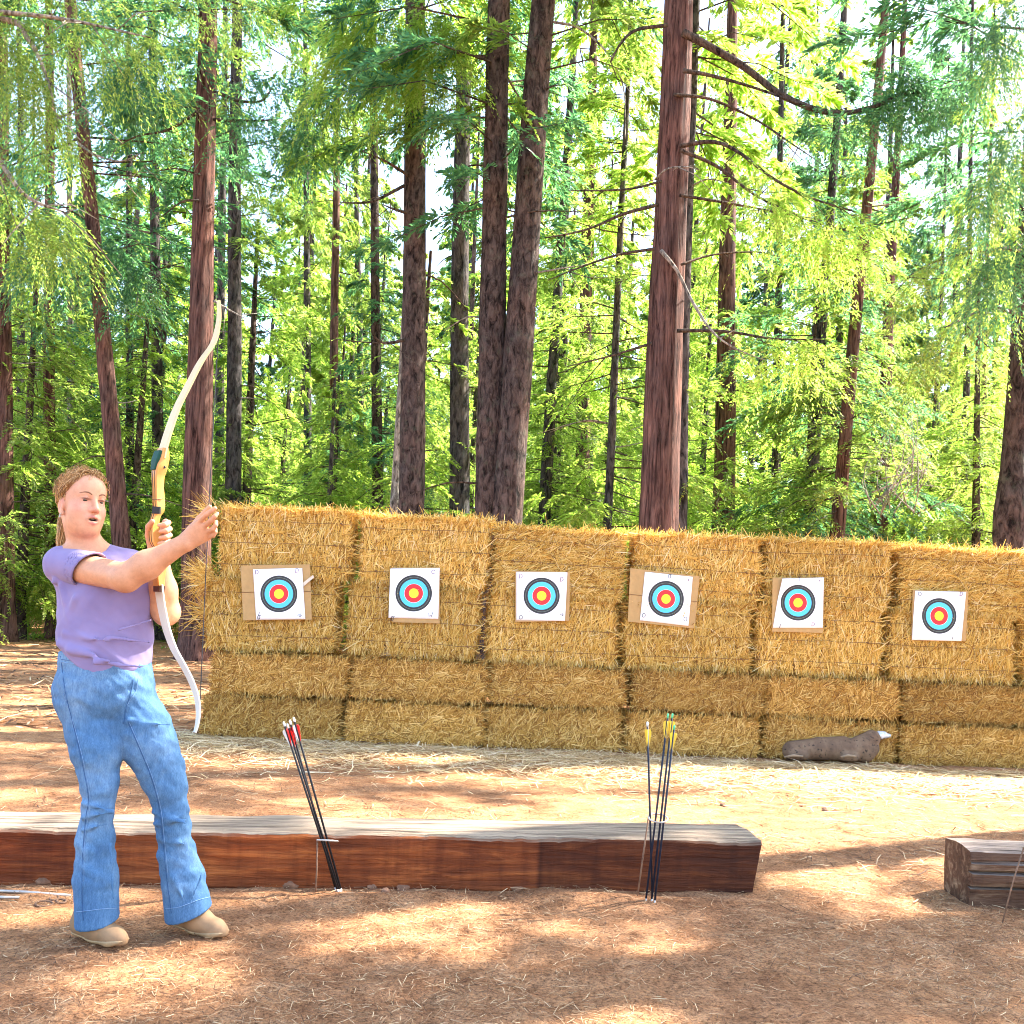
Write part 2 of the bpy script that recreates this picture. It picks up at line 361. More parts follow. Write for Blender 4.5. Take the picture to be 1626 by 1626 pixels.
for c in range(7):
    for tier in range(4):
        s = BL * (c + .5) + br.uniform(-.02, .02) + (-.03, .0, -.095, -.035)[tier]
        if tier < 2:   # flat base courses
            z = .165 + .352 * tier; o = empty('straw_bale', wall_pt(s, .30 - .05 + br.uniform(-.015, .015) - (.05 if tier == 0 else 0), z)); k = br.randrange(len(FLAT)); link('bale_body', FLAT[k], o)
            if c < 6: lab = ('dark flat straw bale on the ground under %s' if tier == 0 else 'dark flat straw bale second from the ground under %s') % side_word(c)
            else: lab = ('dark flat straw bale on the ground at %s' if tier == 0 else 'dark flat straw bale second from the ground at %s') % side_word(c)
        else:
            z = .705 + BH * .5 + (tier - 2) * (BH * .98) + (COLOFF[c] if tier == 3 else COLOFF[c] * .4); o = empty('straw_bale', wall_pt(s, .30 - .04 + br.uniform(-.02, .02), z)); k = (c * 2 + tier * 5) % len(EDGE); link('bale_body', EDGE[k], o)
            for t in TW[(c + tier) % 3]: link('twine', t, o)
            if c < 6: lab = ('golden twine bound bale in the top row above %s' if tier == 3 else 'golden twine bound bale just below the top row, under %s') % side_word(c)
            else: lab = ('golden twine bound bale in the top row at %s' if tier == 3 else 'golden twine bound bale just below the top row at %s') % side_word(c)
        o.rotation_euler = (br.uniform(-.02, .02), br.uniform(-.022, .022), wang + br.uniform(-.022, .022) + (math.pi if (c + tier) % 2 and tier < 2 and False else 0))
        if tier == 3: o.scale = (1, 1, 1 + .0)
        tag(o, lab, 'straw bale', 'straw bales stacked into the backstop wall')
# tuft of straw poking out of the wall's left end
def tuft(cx, nb, zc, seed):
    r = np.random.default_rng(seed); b0 = np.array(wall_pt(cx, .12, zc)) + r.normal(0, .05, (nb, 3)) * np.array([.5, 1.5, 1.2])
    d = np.stack([-np.abs(r.normal(.7, .25, nb)), r.normal(-.2, .4, nb), r.normal(.1, .5, nb)], 1); d /= np.linalg.norm(d, axis=1)[:, None]
    nr = r.normal(0, 1, (nb, 3)); nr /= np.linalg.norm(nr, axis=1)[:, None]
    return blades(b0, d, nr, r.uniform(.10, .26, nb), r.uniform(.003, .006, nb), r.normal(-.05, .2, nb))
for zc, nb, nm in ((1.30, 330, 'straw tuft sticking out at the wall end, level with the first target'), (1.80, 170, 'straw tuft at the top left corner of the bale wall'), (.98, 140, 'small straw tuft low on the left end of the bale wall')):
    Vb, Fb = tuft(-.06, nb, zc, int(zc * 100)); o = link('straw_tuft', mesh_np('straw_tuft', Vb, Fb), None, None, M['straw']); tag(o, nm, 'straw tuft')
# straw thatch drifted over the top of the wall
def top_thatch():
    nb = 4200; s = rng.uniform(0, BL * 7, nb); b0 = np.array(wall_pt(0, 0, 0)) + np.outer(s, np.array(wdir)) + np.outer(rng.uniform(.03, .48, nb), np.array(wn_))
    ztop = .705 + BH * 1.98 + np.array(COLOFF)[np.minimum((s / BL).astype(int), 6)] + .012 * vnoise(np.stack([s, s, s], 1), 4)
    b0[:, 2] = ztop - .01; d = np.stack([rng.normal(0, .8, nb), rng.normal(-.25, .7, nb), np.abs(rng.normal(.15, .25, nb))], 1); d /= np.linalg.norm(d, axis=1)[:, None]
    nr = rng.normal(0, 1, (nb, 3)); nr /= np.linalg.norm(nr, axis=1)[:, None]
    return blades(b0, d, nr, rng.uniform(.05, .15, nb), rng.uniform(.003, .006, nb), rng.normal(0, .2, nb))
Vb, Fb = top_thatch(); o = link('straw_thatch', mesh_np('straw_thatch', Vb, Fb), None, None, M['straw']); tag(o, kind='stuff')

# ---------------------------------------------------------------- paper targets
def target_mat():
    m, nt, b = mat('target_face'); tc = nt.nodes.new("ShaderNodeTexCoord"); sx = nt.nodes.new("ShaderNodeSeparateXYZ"); nt.links.new(tc.outputs['Object'], sx.inputs[0])
    cb = nt.nodes.new("ShaderNodeCombineXYZ"); nt.links.new(sx.outputs[0], cb.inputs[0]); nt.links.new(sx.outputs[2], cb.inputs[1])
    ln = nt.nodes.new("ShaderNodeVectorMath"); ln.operation = 'LENGTH'; nt.links.new(cb.outputs[0], ln.inputs[0])
    sc = nt.nodes.new("ShaderNodeMath"); sc.operation = 'MULTIPLY'; sc.inputs[1].default_value = 1 / .30; nt.links.new(ln.outputs['Value'], sc.inputs[0])
    W = (.80, .78, .80); Kk = (.012, .014, .018); Bc = (.07, .50, .82); Rd = (.72, .012, .02); Yl = (.90, .78, .02); g = (.16, .2, .17)
    k = .40 / .30 / 2 * 1.0   # unit: metres/.30
    def q(f): return f * .152 / .30
    r = ramp(nt, sc.outputs[0], [(0, Yl), (q(.26), Rd), (q(.505), (.75, .72, .82)), (q(.52), Bc), (q(.765), Kk), (q(.875), g), (q(.89), Kk), (q(1.0), W), (q(1.12), (.70, .68, .74)), (q(1.127), W), (q(1.24), (.70, .68, .74)), (q(1.247), W), (q(1.36), (.70, .68, .74)), (q(1.367), W)], 'CONSTANT')
    nt.links.new(r.outputs[0], b.inputs['Base Color']); b.inputs['Roughness'].default_value = .45
    n = noise(nt, 9, 2, .5, tc.outputs['Object']); bump(nt, b, n.outputs[0], .35, .01); return m
M['target_face'] = target_mat()
M['cardboard'] = flat_mat('cardboard', (.42, .255, .10), .8, var=.10, scale=18)
M['cardboard_edge'] = flat_mat('cardboard_edge', (.22, .12, .05), .9)
M['pen_purple'] = flat_mat('pen_purple', (.16, .03, .13), .6); M['pen_black'] = flat_mat('pen_black', (.02, .02, .05), .6)
M['pin'] = flat_mat('pin', (.25, .03, .03), .4)
def curl_sheet(corners, c, curl, thick, name, nseg=14):
    """paper quad (4 corner points in local x,z; TL,TR,BR,BL) bent slightly away from the board at one corner"""
    TL, TR, BR, BL_ = [np.array(q, float) for q in corners]; V = []; 
    for t in (0, 1):
        for i in range(nseg + 1):
            for j in range(nseg + 1):
                u, v = i / nseg, j / nseg; p = (1 - v) * ((1 - u) * TL + u * TR) + v * ((1 - u) * BL_ + u * BR)
                w = 0
                for (cu, cv, am) in curl: w += am * math.exp(-((u - cu) ** 2 + (v - cv) ** 2) / .06)
                V.append((p[0] - c[0], -w - (thick if t else 0) - .002 * math.sin(5 * u + 3 * v), p[1] - c[1]))
    n1 = nseg + 1; m = n1 * n1; Fq = []
    for i in range(nseg):
        for j in range(nseg):
            a = i * n1 + j; Fq.append((a, a + 1, a + n1 + 1, a + n1)); Fq.append((m + a, m + a + n1, m + a + n1 + 1, m + a + 1))
    for i in range(nseg):
        for (a, b_) in ((i * n1, (i + 1) * n1), ((i + 1) * n1 + nseg, i * n1 + nseg), (i + 1, i), (nseg * n1 + i, nseg * n1 + i + 1)):
            Fq.append((a, b_, m + b_, m + a))
    return poly_mesh(name, V, Fq, True)
TG = [  # paper corners TL TR BR BL, centre of the rings, cardboard polygon, curl, marks
 (((402, 904), (480, 902), (485, 983), (407, 984)), (443, 943), ((382, 898), (492, 896), (495, 984), (386, 985)), [(1, .3, .012)], [('D', 408, 908.5), ('D', 472, 906), ('s', 476, 977), ('b', 411, 980), ('l', 411, 975)],
  'paper target with torn right edge on wide cardboard, leftmost on the bale wall'),
 (((620, 903), (698, 902), (696, 983), (617, 981)), (657, 942), ((622, 901), (699, 901), (698, 990), (623, 988)), [(0, 0, .012)], [('D', 628, 912), ('C', 688, 908), ('y', 684, 976), ('b', 623, 982)],
  'paper target on narrow cardboard showing below, second from the left'),
 (((820, 908), (901, 909), (897, 986), (820, 985)), (860, 946), ((818, 906), (905, 908), (904, 986), (818, 988)), [(1, .5, .006)], [('D', 827, 915), ('D', 892, 920), ('O', 827, 980), ('s', 892, 976)],
  'paper target on small cardboard with strip showing at right, third from the left'),
 (((1024, 908), (1100, 916), (1093, 994), (1016, 985)), (1057.5, 951), ((1001, 902), (1111, 915), (1103, 998), (997, 987)), [], [('b', 1063, 915), ('o', 1093, 921), ('O', 1022, 977), ('O', 1088, 983)],
  'paper target tilted clockwise on wide cardboard, fourth from the left'),
 (((1240, 919), (1308, 917), (1306, 997), (1227, 997)), (1267, 957), ((1227, 917), (1309, 917), (1307, 1005), (1226, 1003)), [(0, 0, .035)], [('b', 1268, 919), ('o', 1301, 922), ('D', 1291, 991), ('l', 1238, 994)],
  'paper target with its upper left corner curled in, fifth from the left'),
 (((1453, 938), (1534, 940), (1526, 1018), (1447, 1016)), (1491, 978), ((1450, 937), (1538, 939), (1534, 1018), (1447, 1017)), [(0, 1, .012)], [('O', 1460, 943), ('D', 1526, 943), ('n', 1450, 1011), ('i', 1512, 1012)],
  'paper target hung lowest, sixth from the left at far right'),
]
def wall_hit(px, py, off):
    """pixel -> point on the plane `off` metres in front of the wall's upright face"""
    d = CAMR @ Vector(((px - 813) / F, (813 - py) / F + SHIFT, -1)); o = Vector((0, 0, CAMH)); p0 = wall_pt(0, .26 - BD / 2 - off, 0)
    return o + d * ((p0 - o).dot(wn_) / d.dot(wn_))
for paper, cen, card, curl, marks, lab in TG:
    o = empty('archery_target', wall_hit(cen[0], cen[1], .045)); o.rotation_euler.z = wang; tag(o, lab, 'archery target', 'paper targets pinned on the bale wall')
    inv = (Matrix.Translation(o.location) @ Matrix.Rotation(wang, 4, 'Z')).inverted()
    def loc(px, py, off=.045):
        q = inv @ wall_hit(px, py, off); return (q.x, q.z)
    cp = [loc(*q) for q in card]
    V = [(x, .004 * k + .002, z) for k in (0, 1) for x, z in cp]
    Fq = [(0, 1, 2, 3)[::-1], (4, 5, 6, 7), (0, 1, 5, 4), (1, 2, 6, 5), (2, 3, 7, 6), (3, 0, 4, 7)]
    cb = link('cardboard', poly_mesh('cardboard', V, Fq, False), o, None, M['cardboard'])
    if cen[0] in (443, 1057.5):   # box seams on the two wide cardboards
        (x0, z0), (x1, z1) = [((cp[0][k] + cp[3][k]) / 2) for k in (0, 1)], [((cp[1][k] + cp[2][k]) / 2) for k in (0, 1)]
        tube_obj('cardboard_seam', [(x0, .001, z0 + .005), (x1, .001, z1 + .005)], .003, M['cardboard_edge'], cb, 6)
    face = link('paper_face', curl_sheet([loc(*q) for q in paper], (0, 0), curl, .0012, 'paper_face'), o, (0, -.003, 0), M['target_face'])
    for ch, mx, my in marks:
        x, z = loc(mx, my); y = -.0035; s = .017; pts = []
        if ch in 'DOCb':
            for k in range(13):
                t = 2 * math.pi * k / 12 * (.8 if ch == 'C' else 1) + .6; pts.append((x + s * .8 * math.cos(t) * (1 if ch != 'b' else .7), y, z + s * math.sin(t)))
            if ch == 'D': pts = [(x - s * .7, y, z - s), (x - s * .6, y, z + s), (x + s * .3, y, z + s * .9), (x + s * .8, y, z + .1 * s), (x + s * .3, y, z - s * .8), (x - s * .9, y, z - s)]
            if ch == 'b': pts += [(x + s, y, z + s * 1.2)]
        elif ch == 'o': pts = [(x + .005 * math.cos(t), y, z + .005 * math.sin(t)) for t in np.linspace(0, 6.3, 9)]
        elif ch == 's': pts = [(x - s, y, z - s * .3), (x - .3 * s, y, z + s * .5), (x + .4 * s, y, z - s * .6), (x + .2 * s, y, z + s), (x + s, y, z - s * .2), (x - .2 * s, y, z - s * .7)]
        elif ch == 'y': pts = [(x - s, y, z + s), (x - s * .8, y, z - s), (x, y, z - .2 * s), (x + s * .3, y, z - s), (x + s, y, z + s * 1.2)]
        elif ch == 'n': pts = [(x - s, y, z + s), (x + s * .5, y, z + s * .6), (x + s, y, z - s), (x, y, z), (x - s * .6, y, z - s * .8)]
        else: pts = [(x - s * .2, y, z - s), (x + s * .1, y, z), (x + s * .3, y, z + s)]
        tube_obj('pen_mark', pts, .0022, M['pen_purple'] if ch in 'DCo' else M['pen_black'], face, 5)
    if cen[0] == 443:   # strip of torn tape across the right edge
        a = [loc(473, 932), loc(497, 913), loc(499, 917), loc(474, 938)]
        V = [(x, y, z) for y in (-.006, -.010) for x, z in a]
        link('torn_tape', poly_mesh('torn_tape', V, [(0, 1, 2, 3), (7, 6, 5, 4), (0, 4, 5, 1), (1, 5, 6, 2), (2, 6, 7, 3), (3, 7, 4, 0)], False), o, None, flat_mat('tape', (.62, .5, .38), .4))
# ---------------------------------------------------------------- timbers
def timber_mat(name, face_dark, face_light, top_dark, top_light, joints=None):
    m, nt, b = mat(name); v = coords(nt, (.35, 3.2, 3.2)); n1 = noise(nt, 7, 8, .65, v, .8); n2 = noise(nt, 3, 5, .6, coords(nt, (.5, 1, 1)))
    nv = noise(nt, 6, 5, .6, coords(nt, (2.5, .6, .35)))
    fa = ramp(nt, n1.outputs[0], [(.3, tuple(c * .55 for c in face_dark)), (.5, face_dark), (.72, face_light)])
    blot = ramp(nt, n2.outputs[0], [(.32, (.42, .36, .36)), (.55, (1, 1, 1)), (.72, (1.25, 1.05, .9))]); fc = mix(nt, .85, fa.outputs[0], blot.outputs[0], 'MULTIPLY')
    st = ramp(nt, nv.outputs[0], [(.38, (.6, .55, .55)), (.52, (1, 1, 1))]); fc = mix(nt, .6, fc, st.outputs[0], 'MULTIPLY')
    if joints:   # saw joint and a darker brown stretch beyond it
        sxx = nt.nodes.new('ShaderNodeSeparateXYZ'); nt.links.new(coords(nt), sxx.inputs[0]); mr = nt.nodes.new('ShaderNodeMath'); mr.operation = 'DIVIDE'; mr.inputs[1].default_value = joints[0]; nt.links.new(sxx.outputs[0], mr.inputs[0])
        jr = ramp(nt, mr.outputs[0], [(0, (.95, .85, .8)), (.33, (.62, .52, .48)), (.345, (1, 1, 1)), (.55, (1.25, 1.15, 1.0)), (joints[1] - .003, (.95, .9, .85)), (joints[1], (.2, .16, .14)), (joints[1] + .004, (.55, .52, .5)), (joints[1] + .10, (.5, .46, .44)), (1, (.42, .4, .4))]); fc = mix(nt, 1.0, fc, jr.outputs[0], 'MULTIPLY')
    vt = coords(nt, (.22, 4.5, 4.5)); n3 = noise(nt, 9, 9, .7, vt, .5); ta = ramp(nt, n3.outputs[0], [(.34, tuple(c * .25 for c in top_dark)), (.43, top_dark), (.62, top_light)])
    g = nt.nodes.new("ShaderNodeTexCoord"); sx = nt.nodes.new("ShaderNodeSeparateXYZ"); nt.links.new(g.outputs['Normal'], sx.inputs[0])
    f = ramp(nt, sx.outputs[2], [(.45, (0, 0, 0)), (.7, (1, 1, 1))]); c = mix(nt, f.outputs[0], fc, ta.outputs[0])
    nt.links.new(c, b.inputs['Base Color']); b.inputs['Roughness'].default_value = .75; b.inputs['Specular IOR Level'].default_value = .25
    hs = nt.nodes.new('ShaderNodeMath'); hs.operation = 'ADD'; nt.links.new(n1.outputs[0], hs.inputs[0]); nt.links.new(n3.outputs[0], hs.inputs[1]); bump(nt, b, hs.outputs[0], .9, .02); return m
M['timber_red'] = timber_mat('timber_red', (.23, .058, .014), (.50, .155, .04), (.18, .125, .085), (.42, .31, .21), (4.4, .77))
M['timber_grey'] = timber_mat('timber_grey', (.15, .07, .035), (.40, .26, .15), (.13, .09, .07), (.33, .25, .20))
def timber(name, Lx, prof, nseg, seed, endcut=0.0):
    """beam along +x, profile points (y,z) counter-clockwise seen from -x; ragged edges"""
    r = np.random.default_rng(seed); pr = np.array(prof); k = len(pr); V = []
    for i in range(nseg + 1):
        x = Lx * i / nseg; q = pr.copy(); q += .004 * np.stack([vnoise(np.stack([np.full(k, x), pr[:, 0] * 9 + seed, pr[:, 1] * 9], 1), 6), vnoise(np.stack([np.full(k, x), pr[:, 1] * 9, pr[:, 0] * 7 + seed], 1), 7)], 1)
        edge = (pr[:, 1] > pr[:, 1].max() * .86)
        q[edge, 1] += .003 * vnoise(np.stack([np.full(edge.sum(), x), pr[edge, 0] * 3, pr[edge, 1]], 1), 13) - np.where(pr[edge, 0] < .04, .006 * np.maximum(0, .6 * vnoise(np.array([[x, seed, 0]]), 4) + .5 * vnoise(np.array([[x, seed, 5]]), 31) + .4 * vnoise(np.array([[x, seed, 2]]), 77)), 0)
        for p in q:
            xe = x + (endcut * (p[1] - .1) if i == nseg else 0); V.append((xe, p[0], p[1]))
    Fq = [(i * k + j, i * k + (j + 1) % k, (i + 1) * k + (j + 1) % k, (i + 1) * k + j) for i in range(nseg) for j in range(k)]
    Fq += [tuple(range(k))[::-1], tuple(nseg * k + j for j in range(k))]
    return poly_mesh(name, V, Fq, False)
def rect_prof(d, h, n=5, bev=.014, top_bow=.008):
    pts = []
    for t in np.linspace(0, 1, n + 1): pts.append((0, bev + (h - 2 * bev) * t))
    pts.append((bev * .4, h - bev * .3))
    for t in np.linspace(0, 1, n + 3): pts.append((bev + (d - 2 * bev) * t, h + top_bow * math.sin(math.pi * t)))
    pts.append((d - bev * .3, h - bev * .4))
    for t in np.linspace(1, 0, n + 1): pts.append((d, bev + (h - 2 * bev) * t))
    pts.append((d - bev, 0)); pts.append((bev, 0)); return pts[::1]
LA = G(0, 1406); LB = G(1200, 1417); ld = (LB - LA); ld.z = 0; llen = ld.length; lang = math.atan2(ld.y, ld.x)
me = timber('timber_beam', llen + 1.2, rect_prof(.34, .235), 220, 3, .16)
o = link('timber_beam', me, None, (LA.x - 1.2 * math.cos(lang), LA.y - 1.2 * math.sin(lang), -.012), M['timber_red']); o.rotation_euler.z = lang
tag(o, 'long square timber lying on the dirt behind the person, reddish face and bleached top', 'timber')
RA = G(1540, 1439)
pr = [(0, 0), (.004, .045), (-.002, .082), (.028, .086), (.03, .092), (-.012, .098), (-.020, .125), (-.016, .148), (.022, .154), (.024, .160), (-.006, .166), (-.010, .19), (.006, .199), (.010, .204), (-.004, .21), (.004, .244), (.022, .252), (.09, .250), (.15, .256), (.22, .25), (.25, .242), (.255, .12), (.25, 0), (.12, 0)]
me = timber('timber_beam', 2.6, pr, 60, 9); o = link('timber_beam', me, None, (RA.x, RA.y, -.008), M['timber_grey']); o.rotation_euler.z = math.radians(1.5)
tag(o, 'short split grey timber with layered cracked face at the right edge', 'timber')

# ---------------------------------------------------------------- arrows and ground quivers
M['shaft'] = flat_mat('shaft', (.012, .011, .012), .5, spec=.25); M['shaft_blue'] = flat_mat('shaft_blue', (.012, .016, .03), .5, spec=.25)
M['nock_white'] = flat_mat('nock_white', (.75, .75, .72), .4); M['nock_green'] = flat_mat('nock_green', (.10, .5, .22), .4)
M['vane_red'] = flat_mat('vane_red', (.68, .03, .02), .4, var=.2); M['vane_white'] = flat_mat('vane_white', (.75, .70, .62), .4); M['vane_yellow'] = flat_mat('vane_yellow', (.80, .52, .03), .4, var=.25)
M['steel'] = flat_mat('steel', (.5, .45, .4), .45, .7, var=.3); M['rust'] = flat_mat('rust', (.22, .12, .07), .8, .2, var=.5)
def arrow(tip, tail, shaft, nockm, vanes, lab, grp, vl=.075, spin=0):
    tip, tail = Vector(tip), Vector(tail); L = (tail - tip).length; o = empty('arrow', tip); o.rotation_euler = (tail - tip).to_track_quat('Z', 'Y').to_euler(); tag(o, lab, 'arrow', grp)
    tube_obj('shaft', [(0, 0, .02), (0, 0, L - .02)], .0044, M[shaft], o, 8)
    tube_obj('point', [(0, 0, -.012), (0, 0, .0), (0, 0, .02)], [.0008, .0038, .0038], M['steel'], o, 8)
    tube_obj('nock', [(0, 0, L - .02), (0, 0, L - .008), (0, 0, L)], [.0042, .005, .003], M[nockm], o, 8)
    for k in range(3):
        a = spin + 2 * math.pi * k / 3; ca, sa = math.cos(a), math.sin(a); z1 = L - .032; z0 = z1 - vl
        prof = [(0.003, z0), (.008, z0 + vl * .25), (.0155, z0 + vl * .75), (.016, z0 + vl * .92), (.011, z1), (.003, z1)]
        V = [(ca * x - sa * w, sa * x + ca * w, z) for w in (-.0008, .0008) for x, z in prof]; n = len(prof)
        Fq = [tuple(range(n)), tuple(range(2 * n - 1, n - 1, -1))] + [(i, (i + 1) % n, n + (i + 1) % n, n + i) for i in range(n)]
        link('vane', poly_mesh('vane', V, Fq, False), o, None, M[vanes[k]])
    return o
g1 = 'arrows with red and white vanes in the left ground quiver'; g2 = 'arrows with yellow vanes in the right ground quiver'
def Yg(px, py): return G(px, py).y
y1 = Yg(540, 1420)
for k, (tx, ty, bx, by, dy) in enumerate([(450, 1146, 538, 1419, .0), (456, 1149, 541, 1420, .015), (460, 1143, 534, 1416, .02), (466, 1139, 543, 1418, .03)]):
    names = ['leftmost arrow with white nock in the leaning left bundle', 'second arrow from the left in the leaning red and white bundle', 'third arrow from the left in the leaning red and white bundle', 'rightmost arrow with a white vane facing out in the leaning left bundle']
    arrow(P(bx, by, y1 + dy * .3), P(tx, ty, y1 - .02 + dy), 'shaft', 'nock_white', [('vane_red', 'vane_white', 'vane_red'), ('vane_white', 'vane_red', 'vane_red'), ('vane_red', 'vane_red', 'vane_white'), ('vane_white', 'vane_red', 'vane_red')][k], names[k], g1, spin=[2.6, -1.2, -1.7, -1.0][k])
y2 = Yg(1028, 1436)
for k, (tx, ty, bx, by, dy) in enumerate([(1028, 1146, 1036, 1432, .05), (1061, 1133, 1025, 1434, .02), (1068, 1133, 1034, 1435, .035), (1071, 1151, 1039, 1437, .0)]):
    names = ['lone upright arrow standing apart left of the yellow vaned bundle', 'tallest yellow vaned arrow with green nock, left in its bundle of three', 'middle yellow vaned arrow with green nock in its bundle of three', 'shortest yellow vaned arrow with green nock, right in its bundle of three']
    arrow(P(bx, by, y2 + dy * .3), P(tx, ty, y2 + dy), 'shaft_blue', 'nock_white' if k == 0 else 'nock_green', ['vane_yellow'] * 3, names[k], g2, spin=[.3, .8, .2, 1.9][k])
def quiver(lab, base, topp, ringc, rr, tilt):
    o = empty('ground_quiver', base); tag(o, lab, 'ground quiver'); b0 = Vector(base); t0 = Vector(topp)
    tube_obj('rod', [b0 - b0 + Vector((0, 0, -.05)), (t0 - b0) * .5 + Vector((.002, 0, 0)), t0 - b0], .0035, M['rust'], o, 6)
    c = Vector(ringc) - b0; pts = [t0 - b0]
    for k in range(22):
        a = math.pi + 2 * math.pi * k / 20; pts.append(c + Vector((rr * math.cos(a), rr * math.sin(a) * math.cos(tilt), rr * math.sin(a) * math.sin(tilt))))
    tube_obj('ring', pts, .0038, M['steel'], o, 6)
quiver('thin wire ground quiver whose ring holds the red and white arrows', P(501, 1418, y1 + .0), P(504, 1336, y1 + .0), P(520, 1335, y1 - .01), .042, -.27)
quiver('thin wire ground quiver whose ring holds the yellow vaned arrows', P(1011, 1419, y2 + .05), P(1030, 1296, y2 + .06), P(1045, 1299, y2 + .02), .04, .25)
quiver('thin wire ground quiver standing before the split timber at right edge', P(1592, 1446, 4.25), P(1626, 1345, 4.27), P(1642, 1346, 4.25), .042, -.2)

# rusty stake with a chain lying on the dirt left of the person
st = empty('metal_stake', G(60, 1422)); tag(st, 'pale metal stake with loose chain links lying on the dirt at the left edge', 'stake')
b0 = st.location
def rel(px, py, z): return G(px, py) - b0 + Vector((0, 0, z))
tube_obj('stake_bar', [rel(-40, 1421, .02), rel(40, 1423, .016), rel(112, 1428, .014)], .006, M['steel'], st, 8)
tube_obj('stake_bar', [rel(-30, 1430, .014), rel(30, 1431, .014)], .006, M['steel'], st, 8)
for k, (cx, cy, rx, ry, rot) in enumerate([(70, 1440, 14, 4.2, 0), (86, 1431, 8, 3.6, .5), (97, 1436, 8, 3, -.4), (104, 1424, 8, 3, .3)]):
    pts = [rel(cx + rx * math.cos(t) * math.cos(rot) - ry * math.sin(t) * .3, cy + ry * math.sin(t) - rx * math.cos(t) * .22 * math.sin(rot), .012) for t in np.linspace(0, 2 * math.pi, 15)]
    tube_obj('chain_link', pts, .0042, M['rust'], st, 6)

# ---------------------------------------------------------------- foam animal target lying at the foot of the wall
M['foam'] = None
fm, nt, b = mat('foam'); n1 = noise(nt, 9, 5, .6, coords(nt)); n2 = noise(nt, 46, 3, .5, coords(nt))
c0 = ramp(nt, n1.outputs[0], [(.35, (.105, .056, .03)), (.65, (.21, .125, .07))]); sp = ramp(nt, n2.outputs[0], [(.34, (.15, .13, .12)), (.39, (1, 1, 1))])
nt.links.new(mix(nt, 1.0, c0.outputs[0], sp.outputs[0], 'MULTIPLY'), b.inputs['Base Color']); b.inputs['Roughness'].default_value = .8; bump(nt, b, n2.outputs[0], .3, .006); M['foam'] = fm
M['foam_dark'] = flat_mat('foam_dark', (.05, .03, .022), .9); M['foam_light'] = flat_mat('foam_light', (.30, .2, .12), .8); M['duct_tape'] = flat_mat('duct_tape', (.55, .57, .6), .35, .35, var=.35, scale=60)
